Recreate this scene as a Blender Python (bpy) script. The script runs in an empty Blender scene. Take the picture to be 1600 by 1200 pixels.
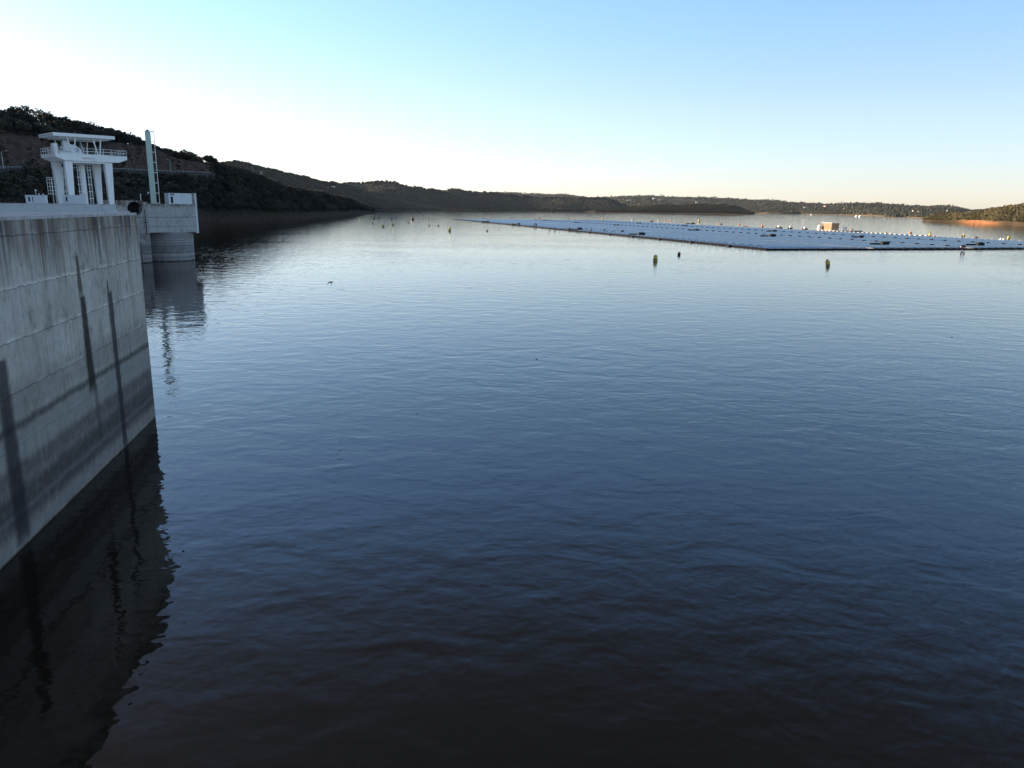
import bpy, math, random
import numpy as np
from mathutils import Vector, Matrix, noise
random.seed(11); rng = np.random.default_rng(5)
S = bpy.context.scene; COL = S.collection
PI = math.pi

# ------------------------------------------------------------------ camera model
F = 1200.0; CH = 14.0
PITCH = math.atan(276.2/F); ROLL = math.radians(0.69)
CM = Matrix.Rotation(PI/2-PITCH, 3, 'X') @ Matrix.Rotation(ROLL, 3, 'Z')
def ray(px, py): return CM @ Vector(((px-800)/F, -(py-600)/F, -1.0))
def at_z(px, py, z=0.0):
    d = ray(px, py); t = (z-CH)/d.z
    return Vector((d.x*t, d.y*t, z))
def at_y(px, py, y):
    d = ray(px, py); t = y/d.y
    return Vector((d.x*t, y, CH+d.z*t))
def at_r(px, py, r):
    d = ray(px, py); t = r/math.hypot(d.x, d.y)
    return Vector((d.x*t, d.y*t, CH+d.z*t))
def proj(p):
    q = CM.transposed() @ (Vector(p)-Vector((0, 0, CH)))
    return 800+F*q.x/-q.z, 600-F*q.y/-q.z
def hor(px):                                   # picture height of the horizon
    return 323.8 + (px-800)*math.tan(ROLL)

# ------------------------------------------------------------------ node helpers
class NT:
    def __init__(s, name):
        s.m = bpy.data.materials.new(name); s.m.use_nodes = True
        s.t = s.m.node_tree; s.t.nodes.clear()
        s.out = s.t.nodes.new('ShaderNodeOutputMaterial')
        s.b = s.t.nodes.new('ShaderNodeBsdfPrincipled')
        s.t.links.new(s.b.outputs[0], s.out.inputs[0])
    def n(s, ty, **k):
        o = s.t.nodes.new(ty)
        for a, v in k.items(): setattr(o, a, v)
        return o
    def l(s, a, b): s.t.links.new(a, b)
    def put(s, inp, v):
        if v is None: return
        if hasattr(v, 'is_output'): s.l(v, inp)
        else: inp.default_value = v
    def math(s, op, a, b=None, c=None, clamp=False):
        o = s.n('ShaderNodeMath', operation=op, use_clamp=clamp)
        s.put(o.inputs[0], a); s.put(o.inputs[1], b)
        if c is not None: s.put(o.inputs[2], c)
        return o.outputs[0]
    def mix(s, f, a, b, mode='MIX'):
        o = s.n('ShaderNodeMix', data_type='RGBA', blend_type=mode)
        s.put(o.inputs[0], f)
        s.put(o.inputs[6], a if hasattr(a, 'is_output') else (*a, 1)); s.put(o.inputs[7], b if hasattr(b, 'is_output') else (*b, 1))
        return o.outputs[2]
    def noise(s, vec, scale, detail=4, rough=.55, dist=0.0):
        o = s.n('ShaderNodeTexNoise'); s.put(o.inputs['Vector'], vec)
        o.inputs['Scale'].default_value = scale; o.inputs['Detail'].default_value = detail
        o.inputs['Roughness'].default_value = rough; o.inputs['Distortion'].default_value = dist
        return o.outputs[0]
    def ramp(s, v, lo, hi, a=0.0, b=1.0, smooth=True):
        o = s.n('ShaderNodeMapRange', interpolation_type='SMOOTHSTEP' if smooth else 'LINEAR')
        s.put(o.inputs[0], v)
        for i, x in zip((1, 2, 3, 4), (lo, hi, a, b)): s.put(o.inputs[i], x)
        return o.outputs[0]
    def mapping(s, vec, scale=(1, 1, 1), rot=(0, 0, 0), loc=(0, 0, 0)):
        o = s.n('ShaderNodeMapping'); s.put(o.inputs[0], vec)
        o.inputs['Scale'].default_value = scale; o.inputs['Rotation'].default_value = rot; o.inputs['Location'].default_value = loc
        return o.outputs[0]
    def coord(s, which='Object'): return s.n('ShaderNodeTexCoord').outputs[which]
    def bump(s, h, dist, strength=1.0, normal=None):
        o = s.n('ShaderNodeBump'); o.inputs['Strength'].default_value = strength
        o.inputs['Distance'].default_value = dist; s.put(o.inputs['Height'], h)
        if normal is not None: s.put(o.inputs['Normal'], normal)
        return o.outputs[0]
    def finish(s, color, rough=.8, metal=0.0, spec=.5, normal=None):
        s.put(s.b.inputs['Base Color'], color if hasattr(color, 'is_output') else (*color, 1))
        s.put(s.b.inputs['Roughness'], rough); s.put(s.b.inputs['Metallic'], metal)
        s.b.inputs['Specular IOR Level'].default_value = spec
        if normal is not None: s.put(s.b.inputs['Normal'], normal)
        return s.m

def mat_plain(name, c, rough=.6, metal=0.0, var=.25, scale=2.0, spec=.5, bump=0.0):
    t = NT(name); v = t.noise(t.coord(), scale, 6, .6)
    f = t.ramp(v, .3, .7)
    col = t.mix(f, tuple(x*(1-var) for x in c), tuple(min(1, x*(1+var*.6)) for x in c))
    return t.finish(col, rough, metal, spec, t.bump(v, bump) if bump else None)

def mat_painted(name, c, grime=(.16, .13, .10), amount=.5, rough=.45):
    """weathered paint: vertical rain streaks and blotches of dirt"""
    t = NT(name); co = t.coord()
    st = t.noise(t.mapping(co, (6, 6, .35)), 1.0, 5, .6)
    bl = t.noise(co, .9, 6, .65)
    m = t.math('MULTIPLY', t.ramp(st, .5, .75), t.ramp(bl, .35, .7))
    m = t.math('MULTIPLY', m, amount)
    return t.finish(t.mix(m, c, grime), rough, 0, .4)

def mat_concrete(name, base, bands, joints=True, streak_top=None, stains=(), lift=2.1, warm=.35, zig=.12):
    """Cast concrete. Object space: X along the face, Z up from the water."""
    t = NT(name); co = t.coord()
    sep = t.n('ShaderNodeSeparateXYZ'); t.l(co, sep.inputs[0])
    X, Z = sep.outputs[0], sep.outputs[2]
    big = t.noise(co, .35, 6, .62); mid = t.noise(co, 2.2, 6, .65); fine = t.noise(co, 14, 5, .7)
    streak = t.noise(t.mapping(co, (3.2, 3.2, .16)), 1.0, 6, .62)
    streak2 = t.noise(t.mapping(co, (.9, .9, .07), loc=(7, 3, 0)), 1.0, 5, .6)
    col = t.mix(t.ramp(big, .3, .7), tuple(c*.82 for c in base), base)
    col = t.mix(t.math('MULTIPLY', t.ramp(mid, .42, .66), .5), col, tuple(c*.55 for c in base))
    col = t.mix(t.math('MULTIPLY', t.ramp(fine, .45, .75), .4), col, tuple(c*.5 for c in base))
    col = t.mix(t.math('MULTIPLY', t.ramp(streak, .48, .7), .6), col, (base[0]*.45, base[1]*.42, base[2]*.38))
    col = t.mix(t.math('MULTIPLY', t.ramp(streak2, .52, .72), warm), col, (.16, .135, .075))
    blot = t.math('MULTIPLY', t.ramp(t.noise(t.mapping(co, (1, 1, .7), loc=(9, 2, 5)), .8, 8, .75), .52, .66), t.ramp(fine, .3, .6, .3, 1))
    col = t.mix(t.math('MULTIPLY', blot, .6), col, (.11, .105, .085))
    wob = t.math('MULTIPLY', t.math('SUBTRACT', t.noise(t.mapping(co, (1, 1, .2)), .7, 5, .6), .5), zig*6)
    Zw = t.math('ADD', Z, wob)
    wob2 = t.math('MULTIPLY', t.math('SUBTRACT', t.noise(t.mapping(co, (1.6, 1.6, .5)), 1.0, 6, .7), .5), .32)
    # lifts: each pour a slightly different tone, a joint line between
    if joints:
        k = t.math('FLOOR', t.math('DIVIDE', Z, lift))
        wn = t.n('ShaderNodeTexWhiteNoise', noise_dimensions='2D')
        cx = t.n('ShaderNodeCombineXYZ'); t.l(k, cx.inputs[0])
        xo = t.math('ADD', X, t.math('MULTIPLY', k, 1.37))
        t.l(t.math('FLOOR', t.math('DIVIDE', xo, 3.3)), cx.inputs[1]); t.l(cx.outputs[0], wn.inputs[0])
        col = t.mix(t.math('MULTIPLY', wn.outputs[0], .32), col, tuple(c*.45 for c in base))
        jz = t.math('PINGPONG', t.math('ADD', Z, wob2), lift/2)
        jl = t.ramp(jz, .0, .045, 1, 0)
        jx = t.ramp(t.math('PINGPONG', t.math('ADD', xo, t.math('MULTIPLY', t.math('SUBTRACT', mid, .5), .12)), 1.65), 0, .035, 1, 0)
        jx = t.math('MULTIPLY', jx, t.ramp(streak2, .38, .55))
        jj = t.math('MULTIPLY', t.math('MAXIMUM', jl, jx), t.ramp(mid, .28, .5, .35, 1))
        col = t.mix(t.math('MULTIPLY', jj, .75), col, (.035, .034, .036))
        pale = t.math('MULTIPLY', t.math('MULTIPLY', t.ramp(t.math('FRACT', t.math('DIVIDE', t.math('ADD', Z, wob2), lift)), .0, .12, 1, 0), t.ramp(big, .44, .56)), t.ramp(mid, .35, .5))
        col = t.mix(t.math('MULTIPLY', pale, .65), col, tuple(min(1, c*1.35) for c in base))
    pit = t.math('MULTIPLY', t.ramp(t.noise(t.mapping(co, (1, 1, .55)), 5.5, 3, .5), .70, .76), .8)
    col = t.mix(pit, col, (.06, .06, .06))
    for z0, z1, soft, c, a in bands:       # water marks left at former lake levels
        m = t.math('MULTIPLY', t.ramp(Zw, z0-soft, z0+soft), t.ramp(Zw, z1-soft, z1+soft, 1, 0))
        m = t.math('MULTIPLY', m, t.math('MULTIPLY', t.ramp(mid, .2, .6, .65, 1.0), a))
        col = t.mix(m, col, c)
    if streak_top:                          # run-off from the coping
        zt, ln = streak_top
        reach = t.math('MULTIPLY', t.ramp(streak, .35, .7, .42, 1.0), ln)
        d = t.math('DIVIDE', t.math('SUBTRACT', zt, Z), reach)
        m = t.math('MULTIPLY', t.ramp(d, .1, 1.0, 1, 0), t.math('MULTIPLY', t.ramp(t.noise(t.mapping(co, (1.9, 1.9, .05), loc=(3, 1, 0)), 1, 4, .6), .34, .58), t.ramp(t.noise(t.mapping(co, (.22, .22, .02), loc=(5, 1, 0)), 1, 3, .5), .38, .56, .35, 1)))
        col = t.mix(t.math('MULTIPLY', m, .93), col, (.032, .026, .026))
        m2 = t.math('MULTIPLY', t.ramp(d, .1, 1.1, 1, 0), t.ramp(streak2, .45, .6))
        col = t.mix(t.math('MULTIPLY', m2, .7), col, (.15, .085, .04))
    edge = t.noise(t.mapping(co, (1, 1, .5)), 4.0, 6, .75)
    for x0, w0, w1, za, zb, c, a in stains:  # leaks: x, half widths top / bottom, z top / bottom
        hw = t.ramp(Z, za, zb, w0*1.5, w1*1.45, False)
        dx = t.math('ABSOLUTE', t.math('SUBTRACT', t.math('ADD', X, t.math('MULTIPLY', t.math('SUBTRACT', edge, .5), .42)), x0))
        m = t.ramp(t.math('DIVIDE', dx, hw), .5, 1.25, 1, 0)
        m = t.math('MULTIPLY', m, t.ramp(t.math('ADD', Z, t.math('MULTIPLY', mid, .8)), za+.2, za+.5, 1, 0))
        m = t.math('MULTIPLY', m, t.ramp(Zw, zb-.3, zb+.5))
        m = t.math('MULTIPLY', m, t.ramp(mid, .1, .5, a*.75, a))
        col = t.mix(m, col, c)
    nb = t.bump(mid, .02); nb = t.bump(fine, .006, 1, nb)
    return t.finish(col, .85, 0, .25, nb)

# ------------------------------------------------------------------ mesh helpers
class MB:
    def __init__(s): s.v = []; s.f = []
    def add(s, vs, fs):
        b = len(s.v); s.v += [Vector(p) for p in vs]; s.f += [tuple(b+i for i in q) for q in fs]; return s
    def box(s, x0, x1, y0, y1, z0, z1, bev=0.0, M=None):
        if bev <= 0:
            vs = [(x, y, z) for z in (z0, z1) for y in (y0, y1) for x in (x0, x1)]
            fs = [(0, 2, 3, 1), (4, 5, 7, 6), (0, 1, 5, 4), (2, 6, 7, 3), (0, 4, 6, 2), (1, 3, 7, 5)]
        else:
            b = bev; vs = []
            for z, q in ((z0, b), (z0+b, 0), (z1-b, 0), (z1, b)):
                for x, y in ((x0+b+q*.0, y0), (x1-b, y0), (x1, y0+b), (x1, y1-b), (x1-b, y1), (x0+b, y1), (x0, y1-b), (x0, y0+b)):
                    cx, cy = (x0+x1)/2, (y0+y1)/2
                    kx = 1-2*q/(x1-x0); ky = 1-2*q/(y1-y0)
                    vs.append((cx+(x-cx)*kx, cy+(y-cy)*ky, z))
            fs = [tuple(range(7, -1, -1)), tuple(range(24, 32))]
            for r in range(3):
                for i in range(8): fs.append((r*8+i, r*8+(i+1) % 8, (r+1)*8+(i+1) % 8, (r+1)*8+i))
        if M is not None: vs = [M @ Vector(p) for p in vs]
        return s.add(vs, fs)
    def tube(s, p, q, r, r2=None, n=8, cap=True):
        p, q = Vector(p), Vector(q); r2 = r if r2 is None else r2
        d = (q-p).normalized(); a = d.cross(Vector((0, 0, 1)) if abs(d.z) < .9 else Vector((1, 0, 0))).normalized(); b = d.cross(a)
        vs = []
        for c, rr in ((p, r), (q, r2)):
            for i in range(n): t = 2*PI*i/n; vs.append(c+a*math.cos(t)*rr+b*math.sin(t)*rr)
        fs = [(i, (i+1) % n, n+(i+1) % n, n+i) for i in range(n)]
        if cap: fs += [tuple(range(n-1, -1, -1)), tuple(range(n, 2*n))]
        return s.add(vs, fs)
    def path(s, pts, r, n=6):
        for a, b in zip(pts[:-1], pts[1:]): s.tube(a, b, r, n=n)
        return s
    def lathe(s, prof, n=20, c=(0, 0, 0)):
        vs = []; c = Vector(c)
        for r, z in prof:
            for i in range(n): t = 2*PI*i/n; vs.append(c+Vector((r*math.cos(t), r*math.sin(t), z)))
        fs = []
        for k in range(len(prof)-1):
            for i in range(n): fs.append((k*n+i, k*n+(i+1) % n, (k+1)*n+(i+1) % n, (k+1)*n+i))
        fs += [tuple(range(n-1, -1, -1)), tuple(range((len(prof)-1)*n, len(prof)*n))]
        return s.add(vs, fs)
    def prism(s, poly, z0, z1):               # poly counter-clockwise seen from above
        n = len(poly); vs = [(x, y, z0) for x, y in poly]+[(x, y, z1) for x, y in poly]
        return s.add(vs, [tuple(range(n-1, -1, -1)), tuple(range(n, 2*n))]+[(i, (i+1) % n, n+(i+1) % n, n+i) for i in range(n)])
    def prof_y(s, poly, y0, y1):              # x-z outline extruded along y
        n = len(poly); vs = [(x, y0, z) for x, z in poly]+[(x, y1, z) for x, z in poly]
        return s.add(vs, [tuple(range(n)), tuple(range(2*n-1, n-1, -1))]+[(i, n+i, n+(i+1) % n, (i+1) % n) for i in range(n)])
    def taper(s, bot, top, z0, z1):           # (x0,x1,y0,y1) bottom and top
        vs = [(x, y, z) for z, (a, b, c, d) in ((z0, bot), (z1, top)) for y in (c, d) for x in (a, b)]
        return s.add(vs, [(0, 2, 3, 1), (4, 5, 7, 6), (0, 1, 5, 4), (2, 6, 7, 3), (0, 4, 6, 2), (1, 3, 7, 5)])
    def build(s, name, mat, parent=None, off=(0, 0, 0), smooth=False):
        off = Vector(off)
        me = bpy.data.meshes.new(name); me.from_pydata([tuple(p-off) for p in s.v], [], s.f); me.update()
        for m in (mat if isinstance(mat, (list, tuple)) else [mat]): me.materials.append(m)
        if smooth:
            me.polygons.foreach_set('use_smooth', [True]*len(me.polygons))
            try: me.set_sharp_from_angle(angle=math.radians(38))
            except Exception: pass
        o = bpy.data.objects.new(name, me); COL.objects.link(o)
        if parent: o.parent = parent
        else: o.location = off
        return o

def tag(o, label=None, cat=None, group=None, kind=None):
    if label: o['label'] = label
    if cat: o['category'] = cat
    if group: o['group'] = group
    if kind: o['kind'] = kind
    return o
def empty(name, loc=(0, 0, 0), rz=0.0):
    o = bpy.data.objects.new(name, None); COL.objects.link(o); o.location = loc; o.rotation_euler = (0, 0, rz)
    o.empty_display_size = .1
    return o
def copy_tree(o, parent=None):
    c = o.copy(); COL.objects.link(c); c.parent = parent
    for ch in list(o.children): copy_tree(ch, c)
    return c
ORD = ['leftmost', 'second from left', 'third from left', 'fourth from left', 'fifth from left', 'sixth from left', 'seventh from left', 'eighth from left', 'ninth from left', 'tenth from left',
       'eleventh from left', 'twelfth from left', 'thirteenth from left', 'fourteenth from left', 'fifteenth from left', 'sixteenth from left', 'seventeenth from left', 'eighteenth from left',
       'nineteenth from left', 'twentieth from left', 'twenty-first from left', 'twenty-second from left', 'twenty-third from left', 'twenty-fourth from left', 'twenty-fifth from left', 'twenty-sixth from left',
       'twenty-seventh from left', 'twenty-eighth from left', 'twenty-ninth from left', 'thirtieth from left']

# ------------------------------------------------------------------ materials
BL = (.64, .61, .54)
dark = (.04, .04, .042)
# position along the near wall: x = metres from its far corner back towards the camera
C1 = Vector((-23.86, 49.6, 0)); WD = Vector((.179, -.984, 0)).normalized()
WN = Vector((.984, .179, 0)).normalized()
def wall_sz(px, py):
    d = ray(px, py); o = Vector((0, 0, CH)); t = (C1-o).dot(WN)/d.dot(WN); p = o+d*t
    return (p-C1).dot(WD), p.z
def stain(pxa, pya, pxb, pyb, w0, w1, c, a):
    s0, z0 = wall_sz(pxa, pya); s1, z1 = wall_sz(pxb, pyb)
    return ((s0+s1)/2, w0, w1, z0, max(z1, -1), c, a)
ST = [stain(119, 397, 127, 465, .10, .26, (.085, .062, .042), .9),
      stain(125, 462, 149, 612, .26, .42, (.016, .017, .012), .93),
      stain(148, 600, 160, 690, .18, .22, (.035, .036, .04), .5),
      stain(167, 436, 170, 462, .07, .12, (.02, .02, .022), .85),
      stain(168, 455, 200, 700, .30, .30, (.022, .023, .028), .88),
      stain(2, 560, 36, 850, .42, .5, (.02, .02, .024), .85)]
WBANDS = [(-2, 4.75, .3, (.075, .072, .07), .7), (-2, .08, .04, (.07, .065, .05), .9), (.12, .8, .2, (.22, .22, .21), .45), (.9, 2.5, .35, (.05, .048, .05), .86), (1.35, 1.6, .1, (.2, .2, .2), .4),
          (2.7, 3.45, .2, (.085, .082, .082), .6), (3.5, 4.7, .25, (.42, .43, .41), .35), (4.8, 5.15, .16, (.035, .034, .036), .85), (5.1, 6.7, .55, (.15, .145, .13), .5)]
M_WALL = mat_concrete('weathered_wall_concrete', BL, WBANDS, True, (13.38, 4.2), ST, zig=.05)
TB = [(-2, .3, .15, (.03, .03, .032), .9), (.5, 1.3, .15, (.10, .10, .10), .55), (1.5, 1.9, .12, (.26, .26, .26), .7), (2.0, 2.4, .12, (.05, .05, .055), .75),
      (2.5, 3.6, .2, (.11, .11, .115), .6), (3.65, 3.9, .08, (.035, .035, .04), .7), (4.0, 4.7, .15, (.17, .175, .18), .5), (5.0, 5.15, .06, (.06, .06, .06), .5), (5.3, 7.0, .4, (.15, .15, .155), .5)]
M_TOWER = mat_concrete('tower_concrete', (.44, .43, .41), TB, False, None, (), warm=.15, zig=.03)
M_HEAD = mat_concrete('tower_head_concrete', (.50, .50, .48), [(10.6, 10.72, .04, (.06, .06, .065), .8), (8.4, 8.5, .04, (.09, .09, .095), .6)], False, (13.8, 1.6), (), warm=.12, zig=.02)
M_TOP = mat_concrete('coping_concrete', (.62, .61, .60), [], False, None, (), warm=.1)
M_PAR = mat_painted('parapet_paint', (.52, .57, .57), (.09, .09, .09), .8, .7)
M_WHITE = mat_painted('white_steel_paint', (.84, .86, .83), (.28, .26, .2), .45)
M_WHITE2 = mat_painted('pale_cabinet_paint', (.62, .68, .70), (.16, .16, .15), .5)
M_GREY = mat_plain('galvanised_steel', (.35, .37, .38), .45, .6)
M_GREEN = mat_painted('pale_green_paint', (.46, .58, .50), (.15, .2, .15), .6)
M_DARK = mat_plain('dark_rubber', (.018, .02, .026), .8, spec=.15)
M_BLACK = mat_plain('black_recess', (.008, .008, .009), .8)
M_RED = mat_plain('red_paint', (.42, .03, .05), .5, var=.15)
M_BLUE = mat_plain('blue_lettering', (.12, .17, .38), .5, var=.1)
M_YEL = mat_painted('yellow_buoy_plastic', (.62, .50, .09), (.16, .13, .05), .6)
M_MAR = mat_plain('maroon_buoy_plastic', (.055, .012, .02), .35)
M_ORA = mat_plain('orange_buoy_plastic', (.62, .18, .06), .4)
M_BW = mat_plain('white_plastic', (.75, .74, .70), .4, var=.1)
M_ENDF = mat_plain('pale_end_float', (.50, .50, .48), .6)
M_DBUOY = mat_plain('dark_buoy_plastic', (.035, .035, .03), .4)
M_FLOAT = mat_plain('grey_float_plastic', (.10, .12, .15), .5)
M_FLOATD = mat_plain('dark_float_plastic', (.008, .009, .012), .9, spec=.08)
M_WOOD = NT('timber_cladding')
_c = M_WOOD.coord(); _w = M_WOOD.noise(M_WOOD.mapping(_c, (3, 3, .3)), 1.5, 5, .6)
M_WOOD = M_WOOD.finish(M_WOOD.mix(M_WOOD.ramp(_w, .35, .65), (.26, .15, .08), (.40, .27, .16)), .7)
M_ROAD = mat_plain('asphalt', (.06, .06, .065), .9)
M_ROOF = mat_plain('clay_tiles', (.36, .13, .07), .8)
M_HOUSE = mat_plain('white_render', (.78, .75, .70), .8, var=.08)

def mat_solar():
    t = NT('solar_glass'); co = t.coord()
    geo = t.n('ShaderNodeNewGeometry')
    wn = t.n('ShaderNodeTexWhiteNoise', noise_dimensions='1D'); t.l(geo.outputs['Random Per Island'], wn.inputs[1])
    c = t.mix(wn.outputs[0], (.012, .025, .055), (.018, .03, .06))
    return t.finish(c, .2, .0, .42)
M_SOLAR = mat_solar()

def mat_foliage(name, attr=True, a=(.011, .012, .010), b=(.10, .095, .065), tr=.0):
    t = NT(name)
    if attr:
        at = t.n('ShaderNodeAttribute', attribute_name='tint'); tint = at.outputs['Fac']
    else:
        tint = t.n('ShaderNodeObjectInfo').outputs['Random']
    geo = t.n('ShaderNodeNewGeometry')
    r = t.math('ADD', t.math('MULTIPLY', t.math('POWER', tint, 2.0), .85), t.math('MULTIPLY', geo.outputs['Random Per Island'], .15))
    return t.finish(t.mix(r, a, b), .75, 0, .25)
M_LEAF = mat_foliage('evergreen_leaves', False)
M_LEAFS = mat_foliage('woodland_leaves', True)
M_FAR = mat_foliage('distant_woodland', True, (.016, .020, .014), (.05, .053, .032))
M_WARM = mat_foliage('lakeside_scrub', True, (.045, .045, .022), (.20, .17, .08))
M_BARK = mat_plain('bark', (.06, .048, .04), .9, bump=.03)

def mat_land():
    t = NT('hill_ground'); co = t.coord()
    at = t.n('ShaderNodeAttribute', attribute_name='land')
    n1 = t.noise(co, .05, 8, .65); n2 = t.noise(co, .4, 6, .65); n3 = t.noise(t.mapping(co, (1, 1, 2.2)), .16, 7, .7, 1.2)
    m = t.mix(t.ramp(n2, .3, .7), (.62, .62, .62), (1.25, 1.22, 1.15))
    m2 = t.mix(t.ramp(n3, .35, .65), (.6, .58, .56), (1.3, 1.25, 1.2))
    c = t.mix(1.0, at.outputs['Color'], m, 'MULTIPLY'); c = t.mix(1.0, c, m2, 'MULTIPLY')
    return t.finish(c, .95, 0, .1, t.bump(n3, 1.2, .8))
M_LAND = mat_land()

def mat_water():
    t = NT('lake_water'); co = t.coord(); e = .12
    def height(off):
        q = t.mapping(co, loc=(off[0], off[1], 0))
        a = t.noise(t.mapping(q, (.8, 1.1, 1), rot=(0, 0, .16)), .36, 2, .5, .5)
        b = t.noise(t.mapping(q, (.85, 1.15, 1), rot=(0, 0, -.25), loc=(31, 7, 0)), 1.15, 2, .5, .4)
        c = t.noise(t.mapping(q, (.8, 1.2, 1), rot=(0, 0, .35), loc=(3, 77, 0)), 3.2, 1, .5)
        return t.math('ADD', t.math('ADD', t.math('MULTIPLY', a, WAVE[0]), t.math('MULTIPLY', b, WAVE[1])), t.math('MULTIPLY', c, WAVE[2]))
    h0, hx, hy = height((0, 0)), height((e, 0)), height((0, e))
    gust = t.noise(t.mapping(co, (.5, 1.6, 1), rot=(0, 0, .2)), .018, 4, .6, .4)
    g = t.ramp(gust, .35, .68, .75, 1.2)
    cx = t.n('ShaderNodeCombineXYZ')
    t.l(t.math('MULTIPLY', t.math('MULTIPLY', t.math('SUBTRACT', h0, hx), 1/e), g), cx.inputs[0])
    t.l(t.math('MULTIPLY', t.math('MULTIPLY', t.math('SUBTRACT', h0, hy), 1/e), g), cx.inputs[1]); cx.inputs[2].default_value = 1
    nv = t.n('ShaderNodeVectorMath', operation='NORMALIZE'); t.l(cx.outputs[0], nv.inputs[0])
    t.b.inputs['IOR'].default_value = 1.333
    return t.finish(WCOL, .03, 0, .5, nv.outputs[0])
WCOL = (.011, .0065, .0025)
WAVE = (.058, .020, .0036)
M_WATER = mat_water()

# ------------------------------------------------------------------ water, sky, sun, camera
w = MB(); R = 11000
w.add([(-R, -1500, 0), (R, -1500, 0), (R, R, 0), (-R, R, 0)], [(0, 1, 2, 3)])
tag(w.build('water', M_WATER), 'calm dark blue reservoir water with fine wind ripples', kind='structure')

SUN_AZ = math.radians(-62); SUN_EL = math.radians(12)        # azimuth from the view axis, negative = left
sd = Vector((math.sin(SUN_AZ)*math.cos(SUN_EL), math.cos(SUN_AZ)*math.cos(SUN_EL), math.sin(SUN_EL)))
L = bpy.data.lights.new('sun', 'SUN'); L.energy = 4.5; L.angle = math.radians(.5); L.color = (1, .74, .50)
lo = bpy.data.objects.new('sun', L); COL.objects.link(lo); lo.rotation_euler = sd.to_track_quat('Z', 'Y').to_euler()
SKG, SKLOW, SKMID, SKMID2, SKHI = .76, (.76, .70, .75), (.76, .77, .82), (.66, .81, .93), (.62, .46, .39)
W = bpy.data.worlds.new('World'); S.world = W; W.use_nodes = True
nt = W.node_tree; bg = nt.nodes['Background']
sky = nt.nodes.new('ShaderNodeTexSky'); sky.sky_type = 'NISHITA'; sky.sun_disc = False
sky.sun_elevation = SUN_EL; sky.sun_rotation = SUN_AZ; sky.altitude = 200
sky.air_density = .8; sky.dust_density = .5; sky.ozone_density = 1.6
# added sky tint by elevation: zenith dimmed and warmed to steer reflections and ambient
def wn_(ty, **k):
    o = nt.nodes.new(ty)
    for a_, v_ in k.items(): setattr(o, a_, v_)
    return o
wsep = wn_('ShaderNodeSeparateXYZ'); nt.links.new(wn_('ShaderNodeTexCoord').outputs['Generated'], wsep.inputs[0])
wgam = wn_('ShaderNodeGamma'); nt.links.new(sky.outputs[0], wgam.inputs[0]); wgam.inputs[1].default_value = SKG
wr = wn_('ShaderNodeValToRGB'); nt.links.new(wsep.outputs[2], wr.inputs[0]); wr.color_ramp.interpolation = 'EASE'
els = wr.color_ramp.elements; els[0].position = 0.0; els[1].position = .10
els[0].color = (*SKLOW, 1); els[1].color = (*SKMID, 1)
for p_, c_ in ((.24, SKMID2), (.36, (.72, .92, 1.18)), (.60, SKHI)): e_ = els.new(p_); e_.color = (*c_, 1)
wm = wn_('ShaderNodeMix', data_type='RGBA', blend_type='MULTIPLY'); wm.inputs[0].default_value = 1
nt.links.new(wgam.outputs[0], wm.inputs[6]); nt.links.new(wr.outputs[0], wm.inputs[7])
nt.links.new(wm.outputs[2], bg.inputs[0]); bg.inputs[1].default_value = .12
hz = MB().box(-11500, 11500, -1600, 11500, -12, 330)
M_HAZE = bpy.data.materials.new('haze_air'); M_HAZE.use_nodes = True; t_ = M_HAZE.node_tree; t_.nodes.clear()
o_ = t_.nodes.new('ShaderNodeOutputMaterial'); pv = t_.nodes.new('ShaderNodeVolumePrincipled'); t_.links.new(pv.outputs[0], o_.inputs['Volume'])
pv.inputs['Color'].default_value = (.62, .78, 1, 1); pv.inputs['Density'].default_value = 1.1e-5; pv.inputs['Anisotropy'].default_value = 0
ho = tag(hz.build('haze', M_HAZE), 'thin blue haze over the far hills', kind='stuff')
cam = bpy.data.cameras.new('camera'); co_ = bpy.data.objects.new('camera', cam); COL.objects.link(co_)
cam.sensor_fit = 'HORIZONTAL'; cam.sensor_width = 36; cam.lens = F/1600*36; cam.clip_end = 60000; cam.clip_start = .3
co_.location = (0, 0, CH); co_.rotation_euler = CM.to_euler(); S.camera = co_
S.view_settings.view_transform = 'Standard'; S.view_settings.look = 'None'
S.view_settings.exposure = 1.9
S.cycles.max_bounces = 5; S.cycles.diffuse_bounces = 2; S.cycles.glossy_bounces = 4
S.cycles.use_denoising = True
def many(name, items, mat, parent, base=(0, 0, 0), rz=0.0, bev=0.0):
    """repeated box parts: the nearest 100 one by one (shared mesh when alike), the rest as one 'stuff' part"""
    Mx = Matrix.Rotation(rz, 3, 'Z')
    items = sorted(items, key=lambda it: (Vector(base)+Mx @ Vector(it[0])-Vector((0, 0, CH))).length)
    cache = {}
    for loc, d in items[:100]:
        if d not in cache:
            o = MB().box(*d, bev).build(name, mat, parent); cache[d] = o
        else:
            o = cache[d].copy(); COL.objects.link(o); o.parent = parent
        o.location = loc
    if len(items) > 100:
        m = MB()
        for (x, y, z), d in items[100:]: m.box(d[0]+x, d[1]+x, d[2]+y, d[3]+y, d[4]+z, d[5]+z, bev)
        m.build(name+'_run', mat, parent)['kind'] = 'stuff'
# ------------------------------------------------------------------ near concrete wall
def local(o): return o
wall = empty('concrete_wing_wall', C1, math.atan2(WD.y, WD.x))
tag(wall, 'tall stained grey concrete wall filling the left edge of the photo, standing in the water', 'wall')
RW = Matrix.Rotation(-math.atan2(WD.y, WD.x), 4, 'Z')
def wl(x, y): p = RW @ Vector((x-C1.x, y-C1.y, 0)); return (p.x, p.y)
ZT = 13.38
far_s = 118
poly = [wl(-23.86, 49.6), wl(-60, 40.3), wl(-60, -66)]
poly = [(0, 0), poly[1], poly[2], (far_s, 0)]
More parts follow.
